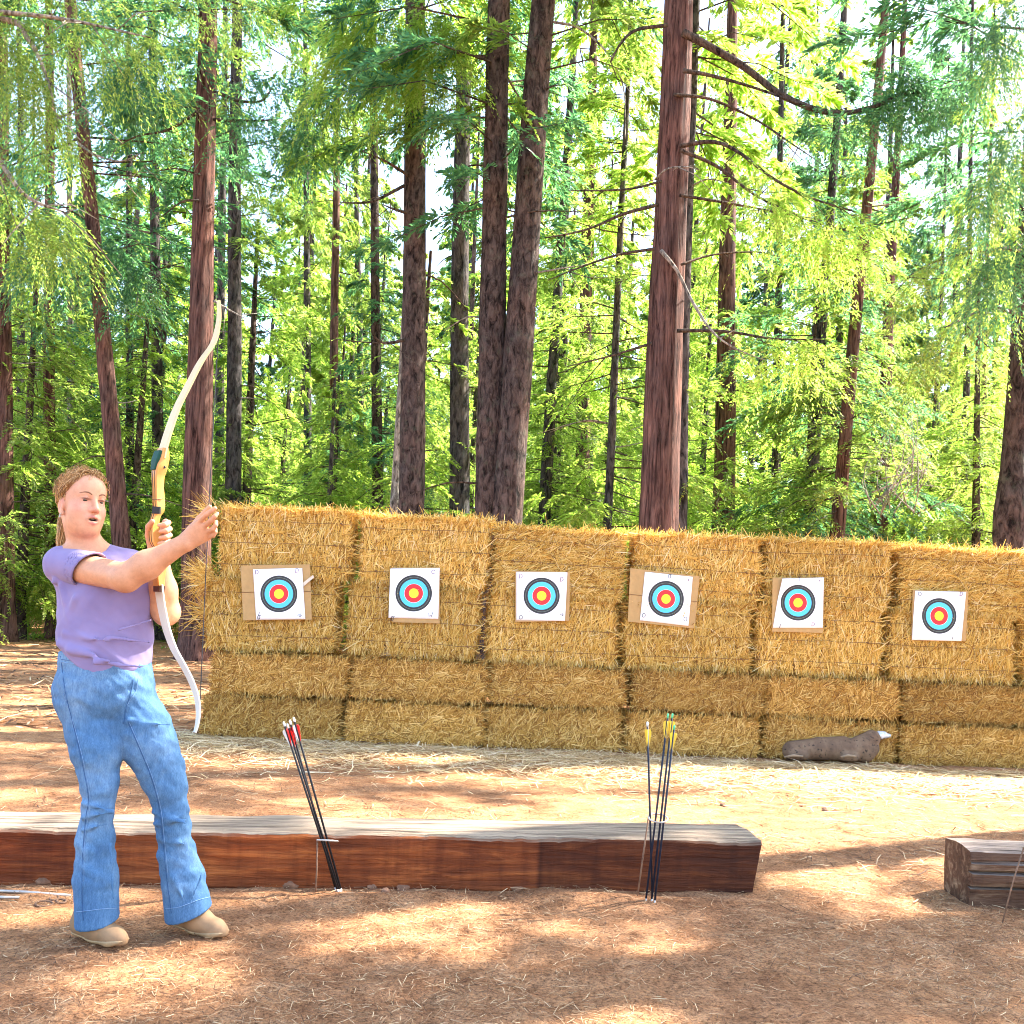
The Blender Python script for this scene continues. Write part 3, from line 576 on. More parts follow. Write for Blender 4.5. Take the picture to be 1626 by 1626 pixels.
# ---- signed-distance modelling: grid, primitives, surface nets
class Vol:
    def __init__(s, lo, hi, h):
        s.lo = np.array(lo, float); s.h = h; s.n = np.ceil((np.array(hi) - s.lo) / h).astype(int) + 1
        s.D = np.full(tuple(s.n), 1.0, np.float32); s.ax = [s.lo[i] + h * np.arange(s.n[i]) for i in range(3)]
    def win(s, lo, hi):
        a = np.clip(((np.array(lo) - s.lo) / s.h).astype(int), 0, s.n); b = np.clip(((np.array(hi) - s.lo) / s.h).astype(int) + 2, 0, s.n)
        sl = tuple(slice(a[i], b[i]) for i in range(3)); X = s.ax[0][sl[0]][:, None, None]; Y = s.ax[1][sl[1]][None, :, None]; Z = s.ax[2][sl[2]][None, None, :]
        return sl, X.astype(np.float32), Y.astype(np.float32), Z.astype(np.float32)
    def apply(s, fn, lo, hi, k, op):
        sl, X, Y, Z = s.win(lo, hi)
        if 0 in s.D[sl].shape: return
        d = fn(X, Y, Z); A = s.D[sl]
        if op == 'add':
            h = np.clip(.5 + .5 * (A - d) / k, 0, 1); s.D[sl] = A * (1 - h) + d * h - k * h * (1 - h)
        else:
            d = -d; h = np.clip(.5 - .5 * (A - d) / k, 0, 1); s.D[sl] = A * (1 - h) + d * h + k * h * (1 - h)
    def cone(s, a, b, ra, rb, k=.01, op='add', sy=1.0):
        a, b = np.array(a, float), np.array(b, float); m = max(ra, rb) * max(1, 1 / sy) + k + .02; lo = np.minimum(a, b) - m; hi = np.maximum(a, b) + m; ba = b - a; q = max(ba @ ba, 1e-9)
        def fn(X, Y, Z):
            x, y, z = X - a[0], Y - a[1], Z - a[2]; t = np.clip((x * ba[0] + y * ba[1] + z * ba[2]) / q, 0, 1)
            return np.sqrt((x - t * ba[0]) ** 2 + ((y - t * ba[1]) * sy) ** 2 + (z - t * ba[2]) ** 2) - (ra + t * (rb - ra))
        s.apply(fn, lo, hi, k, op)
    def ell(s, c, r, k=.01, op='add', R=None):
        c, r = np.array(c, float), np.array(r, float); m = r.max() + k + .02
        if R is None: R = np.eye(3)
        def fn(X, Y, Z):
            x, y, z = X - c[0], Y - c[1], Z - c[2]
            u = (R[0, 0] * x + R[1, 0] * y + R[2, 0] * z) / r[0]; v = (R[0, 1] * x + R[1, 1] * y + R[2, 1] * z) / r[1]; w = (R[0, 2] * x + R[1, 2] * y + R[2, 2] * z) / r[2]
            g = np.sqrt(u * u + v * v + w * w); g2 = np.sqrt((u / r[0]) ** 2 + (v / r[1]) ** 2 + (w / r[2]) ** 2)
            return g * (g - 1) / np.maximum(g2, 1e-4)
        s.apply(fn, c - m, c + m, k, op)
    def func(s, fn, lo, hi, k=.004, op='sub'): s.apply(fn, lo, hi, k, op)
    def mesh(s):
        D = s.D; n = D.shape; S = D < 0
        cnt = sum(S[i:n[0] - 1 + i, j:n[1] - 1 + j, k:n[2] - 1 + k].astype(np.int8) for i in (0, 1) for j in (0, 1) for k in (0, 1))
        act = (cnt > 0) & (cnt < 8); idx = np.argwhere(act); ids = -np.ones(act.shape, np.int32); ids[act] = np.arange(len(idx))
        cor = [(i, j, k) for i in (0, 1) for j in (0, 1) for k in (0, 1)]; val = np.stack([D[idx[:, 0] + c[0], idx[:, 1] + c[1], idx[:, 2] + c[2]] for c in cor], 1)
        acc = np.zeros((len(idx), 3)); m = np.zeros(len(idx))
        for a in range(8):
            for b in range(a + 1, 8):
                if sum(abs(cor[a][q] - cor[b][q]) for q in range(3)) != 1: continue
                x = (val[:, a] < 0) != (val[:, b] < 0); t = np.where(x, val[:, a] / np.where(x, val[:, a] - val[:, b], 1), 0)
                p = np.array(cor[a])[None] + t[:, None] * (np.array(cor[b]) - np.array(cor[a]))[None]; acc += np.where(x[:, None], p, 0); m += x
        V = s.lo + (idx + acc / m[:, None]) * s.h; Q = []
        for ax in range(3):
            u, v = (ax + 1) % 3, (ax + 2) % 3; sl0 = [slice(None)] * 3; sl1 = [slice(None)] * 3; sl0[ax] = slice(0, n[ax] - 1); sl1[ax] = slice(1, n[ax])
            A, B = S[tuple(sl0)], S[tuple(sl1)]; e = np.argwhere(A != B); e = e[(e[:, u] > 0) & (e[:, v] > 0) & (e[:, u] < n[u] - 1) & (e[:, v] < n[v] - 1)]
            def cell(du, dv):
                c = e.copy(); c[:, u] -= du; c[:, v] -= dv; return ids[c[:, 0], c[:, 1], c[:, 2]]
            q = np.stack([cell(1, 1), cell(0, 1), cell(0, 0), cell(1, 0)], 1); fl = ~A[e[:, 0], e[:, 1], e[:, 2]]; q[fl] = q[fl][:, ::-1]; Q.append(q)
        return V, np.concatenate(Q)
def relax(V, Q, it=2, lam=.5):
    for _ in range(it):
        acc = np.zeros_like(V); cn = np.zeros(len(V))
        for a in range(4):
            for b in ((a + 1) % 4, (a + 3) % 4): np.add.at(acc, Q[:, a], V[Q[:, b]]); np.add.at(cn, Q[:, a], 1)
        V = V + lam * (acc / np.maximum(cn, 1)[:, None] - V)
    return V
def vnormals(V, Q):
    nrm = np.cross(V[Q[:, 2]] - V[Q[:, 0]], V[Q[:, 3]] - V[Q[:, 1]]); out = np.zeros_like(V)
    for a in range(4): np.add.at(out, Q[:, a], nrm)
    return out / (np.linalg.norm(out, axis=1)[:, None] + 1e-12)
YD = Yg(1320, 1211) ; ps = YD / F
def D_(px, py, dy=0): return np.array(P(px, py, YD + dy))
vo = Vol(D_(1225, 1230, -.3), D_(1440, 1140, .3), .007); 
vo.cone(D_(1258, 1192), D_(1300, 1189), 15.5 * ps, 17 * ps, .02); vo.cone(D_(1300, 1189), D_(1372, 1191), 17 * ps, 18.5 * ps, .02); vo.cone(D_(1340, 1176, .02), D_(1300, 1177, .02), 7 * ps, 6 * ps, .02)
vo.cone(D_(1368, 1184), D_(1384, 1173), 17 * ps, 13 * ps, .02); vo.cone(D_(1372, 1197, -.02), D_(1385, 1188, -.02), 13 * ps, 11 * ps, .02); vo.ell(D_(1384, 1171), np.array((11, 11, 10)) * ps, .02); vo.cone(D_(1390, 1169), D_(1402, 1169), 7 * ps, 5 * ps, .015)
vo.cone(D_(1258, 1197, -.06), D_(1276, 1199, -.07), 9 * ps, 8 * ps, .015); vo.cone(D_(1342, 1200, -.07), D_(1356, 1201, -.08), 9 * ps, 8 * ps, .015)
cut = D_(1242, 1190)[0]; vo.func(lambda X, Y, Z: (X - cut) + 0 * Y + 0 * Z, D_(1225, 1230, -.3), D_(1300, 1140, .3), .01)
for cx in (1260, 1347): vo.cone(D_(cx - 9, 1200, -.155), D_(cx + 9, 1200.5, -.155), 4.5 * ps, 4.5 * ps, .006, 'sub')
V, Q = vo.mesh(); V = relax(V, Q, 2)
ft = empty('foam_animal_target', D_(1320, 1211)); tag(ft, 'brown foam animal target with silver taped snout lying at the foot of the bale wall', 'foam target'); fo = np.array(ft.location)
link('body', mesh_np('body', V - fo, Q, True), ft, None, M['foam'])
vo = Vol(D_(1385, 1190, -.12), D_(1425, 1150, .12), .004); vo.cone(D_(1396, 1168.5), D_(1412, 1168), 6.6 * ps, 3 * ps, .01); vo.cone(D_(1396, 1166), D_(1404, 1165), 5.5 * ps, 4 * ps, .01); cx_ = D_(1393, 1168)[0]
vo.func(lambda X, Y, Z: (X - cx_) + 0 * Y + 0 * Z, D_(1385, 1190, -.12), D_(1425, 1150, .12), .004); V, Q = vo.mesh(); link('taped_snout', mesh_np('snout', relax(V, Q, 1) - fo, Q, True), ft, None, M['duct_tape'])
for cx, w in ((1260, 15), (1347, 12)):
    tube_obj('leg_stump', [Vector(D_(cx - w, 1202, -.135) - fo), Vector(D_(cx, 1199.5, -.15) - fo), Vector(D_(cx + w, 1201, -.14) - fo)], [1.4 * ps, 2.0 * ps, 1.4 * ps], M['foam_light'], ft, 8)

# ---------------------------------------------------------------- stones and clods
M['clod'] = flat_mat('clod', (.20, .095, .05), .95, var=.4, scale=25, bumpd=.01); M['stone'] = flat_mat('stone', (.24, .12, .065), .9, var=.4, scale=20, bumpd=.01)
def rock(px, py, s, lab, m, flat=.6, seed=0):
    n = 10; V = []; Fq = []
    for i in range(n + 1):
        for j in range(2 * n): th = math.pi * i / n; ph = math.pi * j / n; V.append((math.sin(th) * math.cos(ph), math.sin(th) * math.sin(ph), math.cos(th)))
    V = np.array(V); V *= (1 + .22 * vnoise(V + seed * 3.1, 2.2) + .1 * vnoise(V + seed, 6))[:, None]; V *= np.array([s, s * .8, s * flat])
    Fq = [(i * 2 * n + j, (i + 1) * 2 * n + j, (i + 1) * 2 * n + (j + 1) % (2 * n), i * 2 * n + (j + 1) % (2 * n)) for i in range(n) for j in range(2 * n)]
    p = G(px, py); o = link('rock', poly_mesh('rock', V, Fq, True), None, (p.x, p.y, gz(p.x, p.y) + s * flat * .35), m); o.rotation_euler.z = seed; return tag(o, lab, 'rock')
rock(1310, 1286, .026, 'small brown stone on sunlit dirt right of the yellow vaned arrows', M['stone'], .8, 1); rock(1148, 1279, .026, 'small dark stone on sunlit dirt, farther back than the yellow arrows', M['clod'], .55, 2)
rock(1272, 1280, .012, 'tiny dark stone between two larger ones on sunlit dirt', M['clod'], .6, 3); rock(640, 1412, .032, 'largest dirt clod at the foot of the long timber beside the left arrows', M['clod'], .5, 4)
rock(590, 1411, .026, 'flat reddish clod just right of the leaning left arrows', M['stone'], .5, 5); rock(612, 1419, .018, 'small pale clod right of the leaning left arrows', M['stone'], .7, 6)
rock(822, 1412, .035, 'low clod pressed against the middle of the long timber', M['clod'], .4, 7); rock(70, 1405, .038, 'dusty clod under the long timber near the left edge', M['clod'], .5, 8)
rock(460, 1408, .04, 'rough clod at the timber foot left of the wire quiver', M['clod'], .6, 9)
rock(1255, 1203, .05, 'reddish clod in straw near the tail of the foam target', M['clod'], .4, 10)
# ---------------------------------------------------------------- forest
def leafset(base, d, side, L, W):
    """diamond leaves -> V,F"""
    L = L[:, None]; W = W[:, None]; tip = base + d * L; tip[:, 2] -= (L[:, 0] ** 2) * .5; mid = base + d * L * .45
    V = np.stack([base, mid + side * W * .5, tip, mid - side * W * .5], 1).reshape(-1, 3); k = (np.arange(len(base)) * 4)[:, None]
    return V, k + np.array([[0, 1, 2, 3]])
def sprays(r, org, dr, slen, nleaf, leafL, leafW, droop=.5, flat=.35):
    """org (n,3) spray origins, dr (n,3) directions, slen (n,); each a drooping pinnate spray"""
    n = len(org); up = np.tile([[0, 0, 1.0]], (n, 1)) + r.normal(0, flat, (n, 3)); sd = np.cross(dr, up); sd /= np.linalg.norm(sd, axis=1)[:, None] + 1e-9
    t = np.tile(np.linspace(.08, 1, nleaf)[None], (n, 1)) + r.normal(0, .03, (n, nleaf)); sg = np.where(np.arange(nleaf) % 2, 1, -1)[None] * np.ones((n, 1))
    pos = org[:, None] + dr[:, None] * (t * slen[:, None])[..., None]; pos[..., 2] -= droop * (t ** 2) * slen[:, None]
    ang = r.uniform(.5, 1.0, (n, nleaf)) * (1.15 - .6 * t); ca, sa = np.cos(ang)[..., None], (np.sin(ang) * sg)[..., None]
    d = dr[:, None] * ca + sd[:, None] * sa + r.normal(0, .12, (n, nleaf, 3)); d[..., 2] -= droop * .8 * t; d /= np.linalg.norm(d, axis=2)[..., None]
    nr = np.cross(dr, sd)[:, None] + r.normal(0, .35, (n, nleaf, 3)); sdv = np.cross(d, nr); sdv /= np.linalg.norm(sdv, axis=2)[..., None] + 1e-9
    LL = leafL * r.uniform(.6, 1.25, (n, nleaf)) * (1.1 - .45 * t); WW = leafW * r.uniform(.7, 1.3, (n, nleaf))
    return leafset(pos.reshape(-1, 3), d.reshape(-1, 3), sdv.reshape(-1, 3), LL.ravel(), WW.ravel())
def stick(a, m, b, ra, rb):
    """3-sided bent twig"""
    pts = np.stack([a, m, b]); return tube(pts, [ra, (ra + rb) / 2, rb], 3, False)
def crown(name, z0, z1, rmax, nbr, nspray, nleaf, leafL, leafW, seed, rise=.15, droop=.55, pw=.75, bare=.25, lenr=(.55, 1.1), sl=(.3, .7)):
    r = np.random.default_rng(seed); u = np.sort(r.random(nbr)) ** .95; z = z0 + (z1 - z0) * u; az = r.uniform(0, 2 * math.pi, nbr) + np.arange(nbr) * 2.4
    L = rmax * ((1 - u) ** pw) * r.uniform(lenr[0], lenr[1], nbr) + .25; L *= np.where(u < .12, .6 + 3 * u, 1)
    hd = np.stack([np.cos(az), np.sin(az), np.zeros(nbr)], 1); ri = r.normal(rise, .15, nbr); dp = r.uniform(.3, .9, nbr) * droop
    def bpt(i, t):
        p = hd[i] * (L[i] * t)[:, None]; p[:, 2] = z[i] + L[i] * (ri[i] * t - dp[i] * t * t); return p
    V = []; Fs = []; mi = []; off = 0
    for k in range(nbr):
        ii = np.array([k, k, k]); a, m, b = bpt(ii, np.array([0, .5, 1.0])); v, f = stick(a, m, b, .006 + .006 * L[k], .002); V.append(v); Fs.append(f + off); mi.append(np.ones(len(f), int)); off += len(v)
    w = L / L.sum(); bi = r.choice(nbr, nspray, p=w); t = bare + (1 - bare) * r.random(nspray) ** .8; org = bpt(bi, t); sg = np.where(r.random(nspray) < .5, 1, -1)
    an = az[bi] + sg * r.uniform(.35, 1.2, nspray) * np.where(t > .93, .3, 1); dr = np.stack([np.cos(an), np.sin(an), r.normal(-.12, .28, nspray)], 1); dr /= np.linalg.norm(dr, axis=1)[:, None]
    slen = r.uniform(sl[0], sl[1], nspray) * (1.15 - .5 * t) * np.clip(L[bi] / rmax * 1.6, .5, 1.1)
    v, f = sprays(r, org, dr, slen, nleaf, leafL, leafW); V.append(v); Fs.append(f + off); mi.append(np.zeros(len(f), int))
    me = mesh_np(name, np.concatenate(V), np.concatenate(Fs), False, np.concatenate(mi)); me.materials.append(M['leaf_mid']); me.materials.append(M['dark_wood']); return me
TALL = [crown('crown', 10.0, 27, 3.0, 70, 1300, 20, .16, .038, 41, .05, .6, .6), crown('crown', 8.5, 25, 2.6, 75, 1300, 20, .155, .036, 42, .15, .7, .6), crown('crown', 7.0, 24, 2.8, 75, 1400, 20, .155, .036, 43, .1, .6, .7)]
UNDER = [crown('crown', 1.2, 9.5, 2.3, 90, 1500, 22, .105, .027, 51, .1, .55, .8, .15), crown('crown', .6, 6.2, 1.9, 75, 1300, 20, .10, .026, 52, .2, .6, .8, .12), crown('crown', 1.8, 13, 2.6, 100, 1900, 22, .115, .029, 53, .08, .6, .8, .15), crown('crown', .9, 8, 2.6, 70, 1300, 24, .11, .028, 54, .12, .75, .7, .15)]
FARC = [crown('crown', 9.0, 27, 3.4, 80, 1100, 18, .22, .06, 61, .05, .6, .8, .1), crown('crown', 7, 22, 3.2, 75, 1000, 18, .22, .06, 62, .1, .6, .8, .1), crown('crown', 12, 31, 3.6, 75, 900, 18, .24, .065, 63, .05, .6, .7, .1)]
FULL = [crown('crown', 2.0, 28, 3.8, 120, 2100, 16, .30, .085, 71, .05, .6, .75, .1), crown('crown', 1.0, 22, 3.6, 110, 1900, 16, .30, .085, 72, .1, .6, .75, .1)]
def trunk_mesh(name, base, axis_, H, r0, kind, seed, sides=26, swell=0.0):
    """tapered, fluted, rooted trunk; axis_ = vector per metre of height"""
    r = np.random.default_rng(seed); zs = np.concatenate([np.linspace(-.4, 1.2, 9), np.arange(1.5, min(H, 14), .3), np.linspace(min(H, 14) + .6, H, 12) if H > 14 else np.array([])])
    wob = np.array([vnoise(np.array([[z * .35 + seed, seed * 1.7, 0]]))[0] for z in zs]) * .03; th = np.arange(sides) / sides * 2 * math.pi; V = []
    for k, z in enumerate(zs):
        rr = r0 * max(.12, (1 - max(z - 1.5, 0) / (H * 1.15))) * (1 + .55 * math.exp(-max(z, 0) / .35)) * (1 + swell * math.exp(-((z - 2.6) / .5) ** 2))
        p = np.stack([np.cos(th) * 2.2 + seed, np.sin(th) * 2.2, np.full(sides, z * (.22 if kind == 'cedar' else .6))], 1)
        rad = rr * (1 + (.07 if kind == 'cedar' else .04) * vnoise(p, 2.6) + .03 * vnoise(p * np.array([1, 1, 3]), 5.1) + .10 * math.exp(-max(z, 0) / .5) * np.cos(th * 5 + seed))
        V.append(np.stack([axis_[0] * z + np.cos(th) * rad + wob[k], axis_[1] * z + np.sin(th) * rad, np.full(sides, z)], 1))
    V = np.concatenate(V); n = len(zs); i, j = np.meshgrid(np.arange(n - 1), np.arange(sides), indexing='ij'); a = (i * sides + j).ravel(); b_ = (i * sides + (j + 1) % sides).ravel()
    return mesh_np(name, V, np.stack([a, b_, b_ + sides, a + sides], 1), True)
def set_leaf(o, m):
    o.material_slots[0].link = 'OBJECT'; o.material_slots[0].material = M[m]
def tree(name, top, bot, w, D, H, bark, label, crown_=None, leaf='leaf_mid', group=None, seed=1, rot=0, stubs=0, cs=1.0, cz=0.0, swell=0.0, cat='tree'):
    """top/bot: where the trunk's centre line is seen; w: its seen width in photo pixels near bot"""
    A = P(bot[0], bot[1], D); B = P(top[0], top[1], D); ax = (B - A) / (B.z - A.z); base = A - ax * A.z; base.z = gz(base.x, base.y) - .03
    o = empty(name, base); tag(o, label, cat, group); kind = 'cedar' if bark == 'cedar_bark' else 'fir'
    link('trunk', trunk_mesh('trunk', base, ax, H, w * D / F / 2, kind, seed, 30 if w > 30 else 16, swell), o, None, M[bark])
    if crown_ is not None:
        c = link('crown', crown_, o, (0, 0, cz)); c.rotation_euler = ax.to_track_quat('Z', 'Y').to_euler(); c.rotation_euler.rotate_axis('Z', rot); c.scale = (cs, cs, 1); set_leaf(c, leaf)
    rs = random.Random(seed)
    for k in range(stubs):   # broken dead branch stubs
        z = rs.uniform(2.2, 9); a = rs.choice([rs.uniform(-.7, .7), math.pi + rs.uniform(-.7, .7), rs.uniform(0, 6.28)]); L = rs.uniform(.3, 1.5); r_ = w * D / F / 2 * .7; c0 = Vector((ax.x * z, ax.y * z, z)); d = Vector((math.cos(a), math.sin(a), 0))
        p = [c0 + d * r_ * .5, c0 + d * (r_ + L * .4) + Vector((0, 0, rs.uniform(-.05, .05))), c0 + d * (r_ + L) + Vector((0, 0, rs.uniform(-.35, .15)))]
        tube_obj('dead_branch', smooth_path(p, 7), [.016, .015, .014, .012, .01, .007, .004], M['dead_wood'] if rs.random() < .35 else M['dark_wood'], o, 5)
    return o, base, ax
def limb(o, base, pts, D0, D1, r0, r1, m='dark_wood', name='limb', twigs=0, seed=0):
    n = len(pts); w = [P(px, py, D0 + (D1 - D0) * k / (n - 1)) - base for k, (px, py) in enumerate(pts)]; path = smooth_path(w, 8 * n)
    l = tube_obj(name, path, np.linspace(r0, r1, len(path)), M[m], o, 7); rs = random.Random(seed)
    for k in range(twigs):
        i = rs.randrange(len(path) // 3, len(path)); p = Vector(path[i]); d = Vector((rs.uniform(-.6, 1), rs.uniform(-.6, .6), rs.uniform(-.9, .3))) * rs.uniform(.3, .9)
        tube_obj('twig', [p, p + d * .5 + Vector((0, 0, rs.uniform(-.05, .08))), p + d], [.008, .006, .003], M[m], l, 4)
    return path
def bough(o, paths, seed, leaf, nspray=420, nleaf=14, leafL=.11, leafW=.026, sl=(.25, .6), drop=.9, name='bough', wood='dark_wood'):
    """foliage hanging from one or more limbs of the tree (paths in the tree's own space)"""
    r = np.random.default_rng(seed); V = []; Fs = []; off = 0
    org = []; dr = []
    per = nspray // len(paths)
    for p in paths:
        p = np.array(p); T = np.gradient(p, axis=0); T /= np.linalg.norm(T, axis=1)[:, None] + 1e-9
        i = (len(p) * (.12 + .88 * r.random(per) ** .8)).astype(int).clip(0, len(p) - 1); a = r.uniform(0, 6.28, per); s = np.stack([np.cos(a), np.sin(a), r.normal(-.35, .35, per)], 1)
        hang = r.random(per) ** 1.6 * drop; q = p[i] + s * np.array([.3, .3, 0]) * hang[:, None]; q[:, 2] -= hang * .6; org.append(q); d = s + T[i] * .6; dr.append(d / np.linalg.norm(d, axis=1)[:, None])
    org = np.concatenate(org); dr = np.concatenate(dr); v, f = sprays(r, org, dr, r.uniform(*sl, len(org)), nleaf, leafL, leafW, .8)
    b_ = link(name, mesh_np(name, v, f), o, None, M[leaf]); return b_
def wpath(base, pts, D0, D1, n=24):
    k = len(pts); return smooth_path([P(px, py, D0 + (D1 - D0) * i / (k - 1)) - base for i, (px, py) in enumerate(pts)], n)

# -- trees one can tell apart, nearest first
big, bb, bx = tree('cedar_tree', (1077, 0), (1048, 830), 64, 13, 22, 'cedar_bark', 'big red barked cedar with long bare limbs, rising behind the fourth target', TALL[0], 'leaf_mid', seed=3, rot=1, cs=.9)
for k, (pts, d1, r0, r1, m, tw) in enumerate([
    ([(1085, 52), (1120, 70), (1180, 105), (1240, 150), (1300, 175), (1345, 179), (1400, 165), (1432, 148), (1480, 145), (1530, 134)], 12.2, .055, .014, 'dark_wood', 7),
    ([(1085, 112), (1130, 120), (1200, 140), (1290, 172)], 12.4, .03, .012, 'dark_wood', 3),
    ([(1080, 232), (1130, 225), (1170, 240), (1230, 285), (1290, 315), (1360, 337)], 12.0, .03, .01, 'dark_wood', 5),
    ([(1080, 238), (1140, 265), (1200, 310), (1280, 348), (1350, 368)], 12.6, .026, .008, 'dark_wood', 5),
    ([(1080, 310), (1160, 323), (1230, 336), (1300, 350)], 13.5, .022, .007, 'dark_wood', 4),
    ([(1050, 398), (1075, 430), (1100, 480), (1130, 525), (1165, 552), (1215, 572)], 12.2, .028, .006, 'dead_wood', 3),
    ([(1075, 525), (1150, 526), (1230, 538), (1305, 539)], 12.4, .026, .008, 'dark_wood', 4),
    ([(1070, 150), (1130, 158), (1200, 190), (1260, 230), (1290, 250)], 13.2, .024, .006, 'dark_wood', 4),
    ([(1045, 325), (990, 340), (930, 365), (865, 378)], 12.5, .026, .008, 'dark_wood', 4),
    ([(1040, 395), (980, 405), (920, 425), (870, 445)], 13.4, .022, .006, 'dark_wood', 4),
    ([(1035, 545), (970, 565), (900, 582)], 12.7, .02, .006, 'dark_wood', 3),
    ([(1050, 288), (1000, 300), (930, 303), (910, 302)], 12.3, .018, .006, 'dark_wood', 2),
    ([(1060, 40), (1010, 48), (985, 70), (970, 98)], 12.6, .026, .01, 'dark_wood', 3),
    ([(1040, 285), (1060, 268), (1090, 265), (1110, 270)], 12.4, .014, .005, 'dead_wood', 3),
    ([(1082, 420), (1130, 405), (1200, 400), (1240, 408)], 13.4, .018, .005, 'dark_wood', 3)]):
    limb(big, bb, pts, 13 - .25, d1, r0, r1, m, 'limb', tw, k)
bough(big, [wpath(bb, [(1240, 150), (1345, 179), (1432, 148), (1530, 134)], 12.6, 12.2)], 5, 'leaf_teal', 300, 24, leafL=.075, leafW=.016, drop=.7)
bough(big, [wpath(bb, [(1400, 150), (1425, 130), (1440, 95), (1455, 120)], 12.3, 12.2)], 15, 'leaf_teal', 200, 22, drop=.35, leafL=.07, leafW=.014)
bough(big, [wpath(bb, [(1170, 240), (1230, 285), (1360, 337)], 12.4, 12.0), wpath(bb, [(1200, 310), (1280, 348), (1350, 368)], 12.7, 12.6), wpath(bb, [(1150, 526), (1305, 539)], 12.7, 12.4)], 6, 'leaf_yellow', 380, 24, leafL=.075, leafW=.017, drop=.9)
lc, lb_, lx = tree('cedar_tree', (331, 0), (312, 960), 46, 17, 21, 'cedar_bark', 'tall red barked cedar behind the raised bow, left of the bale wall', TALL[1], 'leaf_teal', seed=5, rot=2)
for k, (pts, d1, r0, r1, m) in enumerate([([(340, 145), (380, 160), (415, 160), (432, 140)], 16.6, .035, .012, 'dark_wood'), ([(340, 190), (400, 192), (436, 190)], 16.3, .03, .012, 'dark_wood'), ([(318, 175), (270, 205), (220, 216), (190, 230)], 16.5, .03, .008, 'dark_wood'), ([(316, 318), (290, 320), (255, 345)], 16.6, .02, .008, 'dark_wood'), ([(340, 478), (360, 490), (390, 506)], 16.3, .022, .008, 'dead_wood'), ([(318, 278), (280, 268), (250, 272)], 16.6, .018, .006, 'dark_wood')]):
    limb(lc, lb_, pts, 16.8, d1, r0, r1, m, 'limb', 2, k + 30)
bough(lc, [wpath(lb_, [(340, 145), (400, 120), (470, 110), (520, 150)], 16.5, 15.5), wpath(lb_, [(340, 190), (436, 190), (500, 210)], 16.6, 16), wpath(lb_, [(318, 60), (240, 70), (180, 110)], 16.6, 16)], 7, 'leaf_teal', 650, 22, leafL=.095, leafW=.022, drop=1.4)
t, tb, tx = tree('fir_tree', (122, 100), (184, 760), 29, 18, 24, 'cedar_bark', 'reddish trunk leaning left, directly behind the head of the person', TALL[2], 'leaf_teal', seed=7, stubs=7)
limb(t, tb, [(125, 228), (150, 245), (190, 256), (228, 242)], 17.7, 16.5, .022, .008, 'dead_wood', 'limb', 5, 3); limb(t, tb, [(140, 240), (175, 265), (200, 285), (232, 262)], 17.6, 16.5, .014, .005, 'dead_wood', 'limb', 4, 4)
bough(t, [wpath(tb, [(120, 60), (60, 80), (0, 130), (-40, 200)], 17.8, 16.5), wpath(tb, [(125, 120), (190, 100), (240, 130)], 17.8, 17), wpath(tb, [(130, 330), (80, 350), (30, 420)], 17.8, 17), wpath(tb, [(140, 380), (190, 390), (230, 430)], 17.8, 17.2)], 17, 'leaf_teal', 750, 22, leafL=.095, leafW=.021, drop=1.6)
tree('fir_tree', (240, 0), (252, 700), 20, 23, 28, 'grey_bark', 'slender straight trunk between the leaning trunk and the raised bow', TALL[2], 'leaf_teal', seed=8, stubs=6, rot=4)
tree('fir_tree', (375, 180), (370, 780), 27, 22, 27, 'grey_bark', 'dark straight trunk just right of the red cedar behind the bow', TALL[1], 'leaf_mid', seed=9, stubs=8, rot=5)
tree('fir_tree', (352, 400), (347, 760), 17, 29, 26, 'grey_bark', 'pale bluish trunk squeezed between the red cedar and dark trunk', FARC[2], 'leaf_teal', seed=10, cs=.5)
t5, b5, x5 = tree('fir_tree', (658, 100), (655, 790), 43, 16, 29, 'fir_bark', 'thick speckled fir trunk rising behind the second target', TALL[1], 'leaf_yellow', seed=11, stubs=3, rot=3)
for k, pts in enumerate([[(648, 278), (610, 255), (575, 240)], [(642, 295), (590, 320), (540, 322)], [(645, 338), (625, 332), (608, 325)], [(642, 540), (610, 545), (590, 530)]]): limb(t5, b5, pts, 15.8, 15.4, .03, .008, 'dark_wood', 'limb', 2, k + 50)
bough(t5, [wpath(b5, [(655, 20), (620, 20), (570, 40), (530, 90)], 15.7, 14.5), wpath(b5, [(660, 0), (665, 30), (668, 60), (664, 100)], 15.3, 14.6), wpath(b5, [(670, 10), (690, 20), (715, 40)], 15.5, 14.6), wpath(b5, [(650, -30), (600, -10), (545, 10)], 15.6, 14.8)], 8, 'leaf_yellow', 1350, 22, leafL=.085, leafW=.019, drop=1.7)
tree('fir_tree', (738, 60), (728, 790), 34, 20, 30, 'grey_bark', 'blue grey trunk left of the twin trunks', TALL[0], 'leaf_teal', seed=12, stubs=4, rot=2)
tree('fir_tree', (660, 170), (648, 400), 16, 17.5, 20, 'dead_wood', 'pale dead stem half hidden behind the thick speckled fir', None, seed=13, cat='dead tree')
o7, b7, _ = tree('fir_tree', (793, 0), (776, 790), 47, 15, 30, 'fir_bark', 'straight left trunk of the twin pair behind the third target', TALL[2], 'leaf_teal', seed=14, stubs=5, rot=1)
o8, b8, _ = tree('fir_tree', (864, 0), (806, 790), 52, 14.9, 30, 'fir_bark', 'right leaning trunk of the twin pair behind the third target', TALL[1], 'leaf_mid', seed=15, stubs=4, rot=6)
limb(o8, b8, [(880, 35), (920, 45), (965, 85), (990, 140), (993, 220)], 14.7, 13.8, .022, .006, 'dead_wood', 'limb', 3, 9)
tree('fir_tree', (993, 200), (965, 800), 15, 19, 18, 'grey_bark', 'thin crooked dark stem left of the big red cedar', UNDER[2], 'leaf_yellow', seed=16, stubs=6)
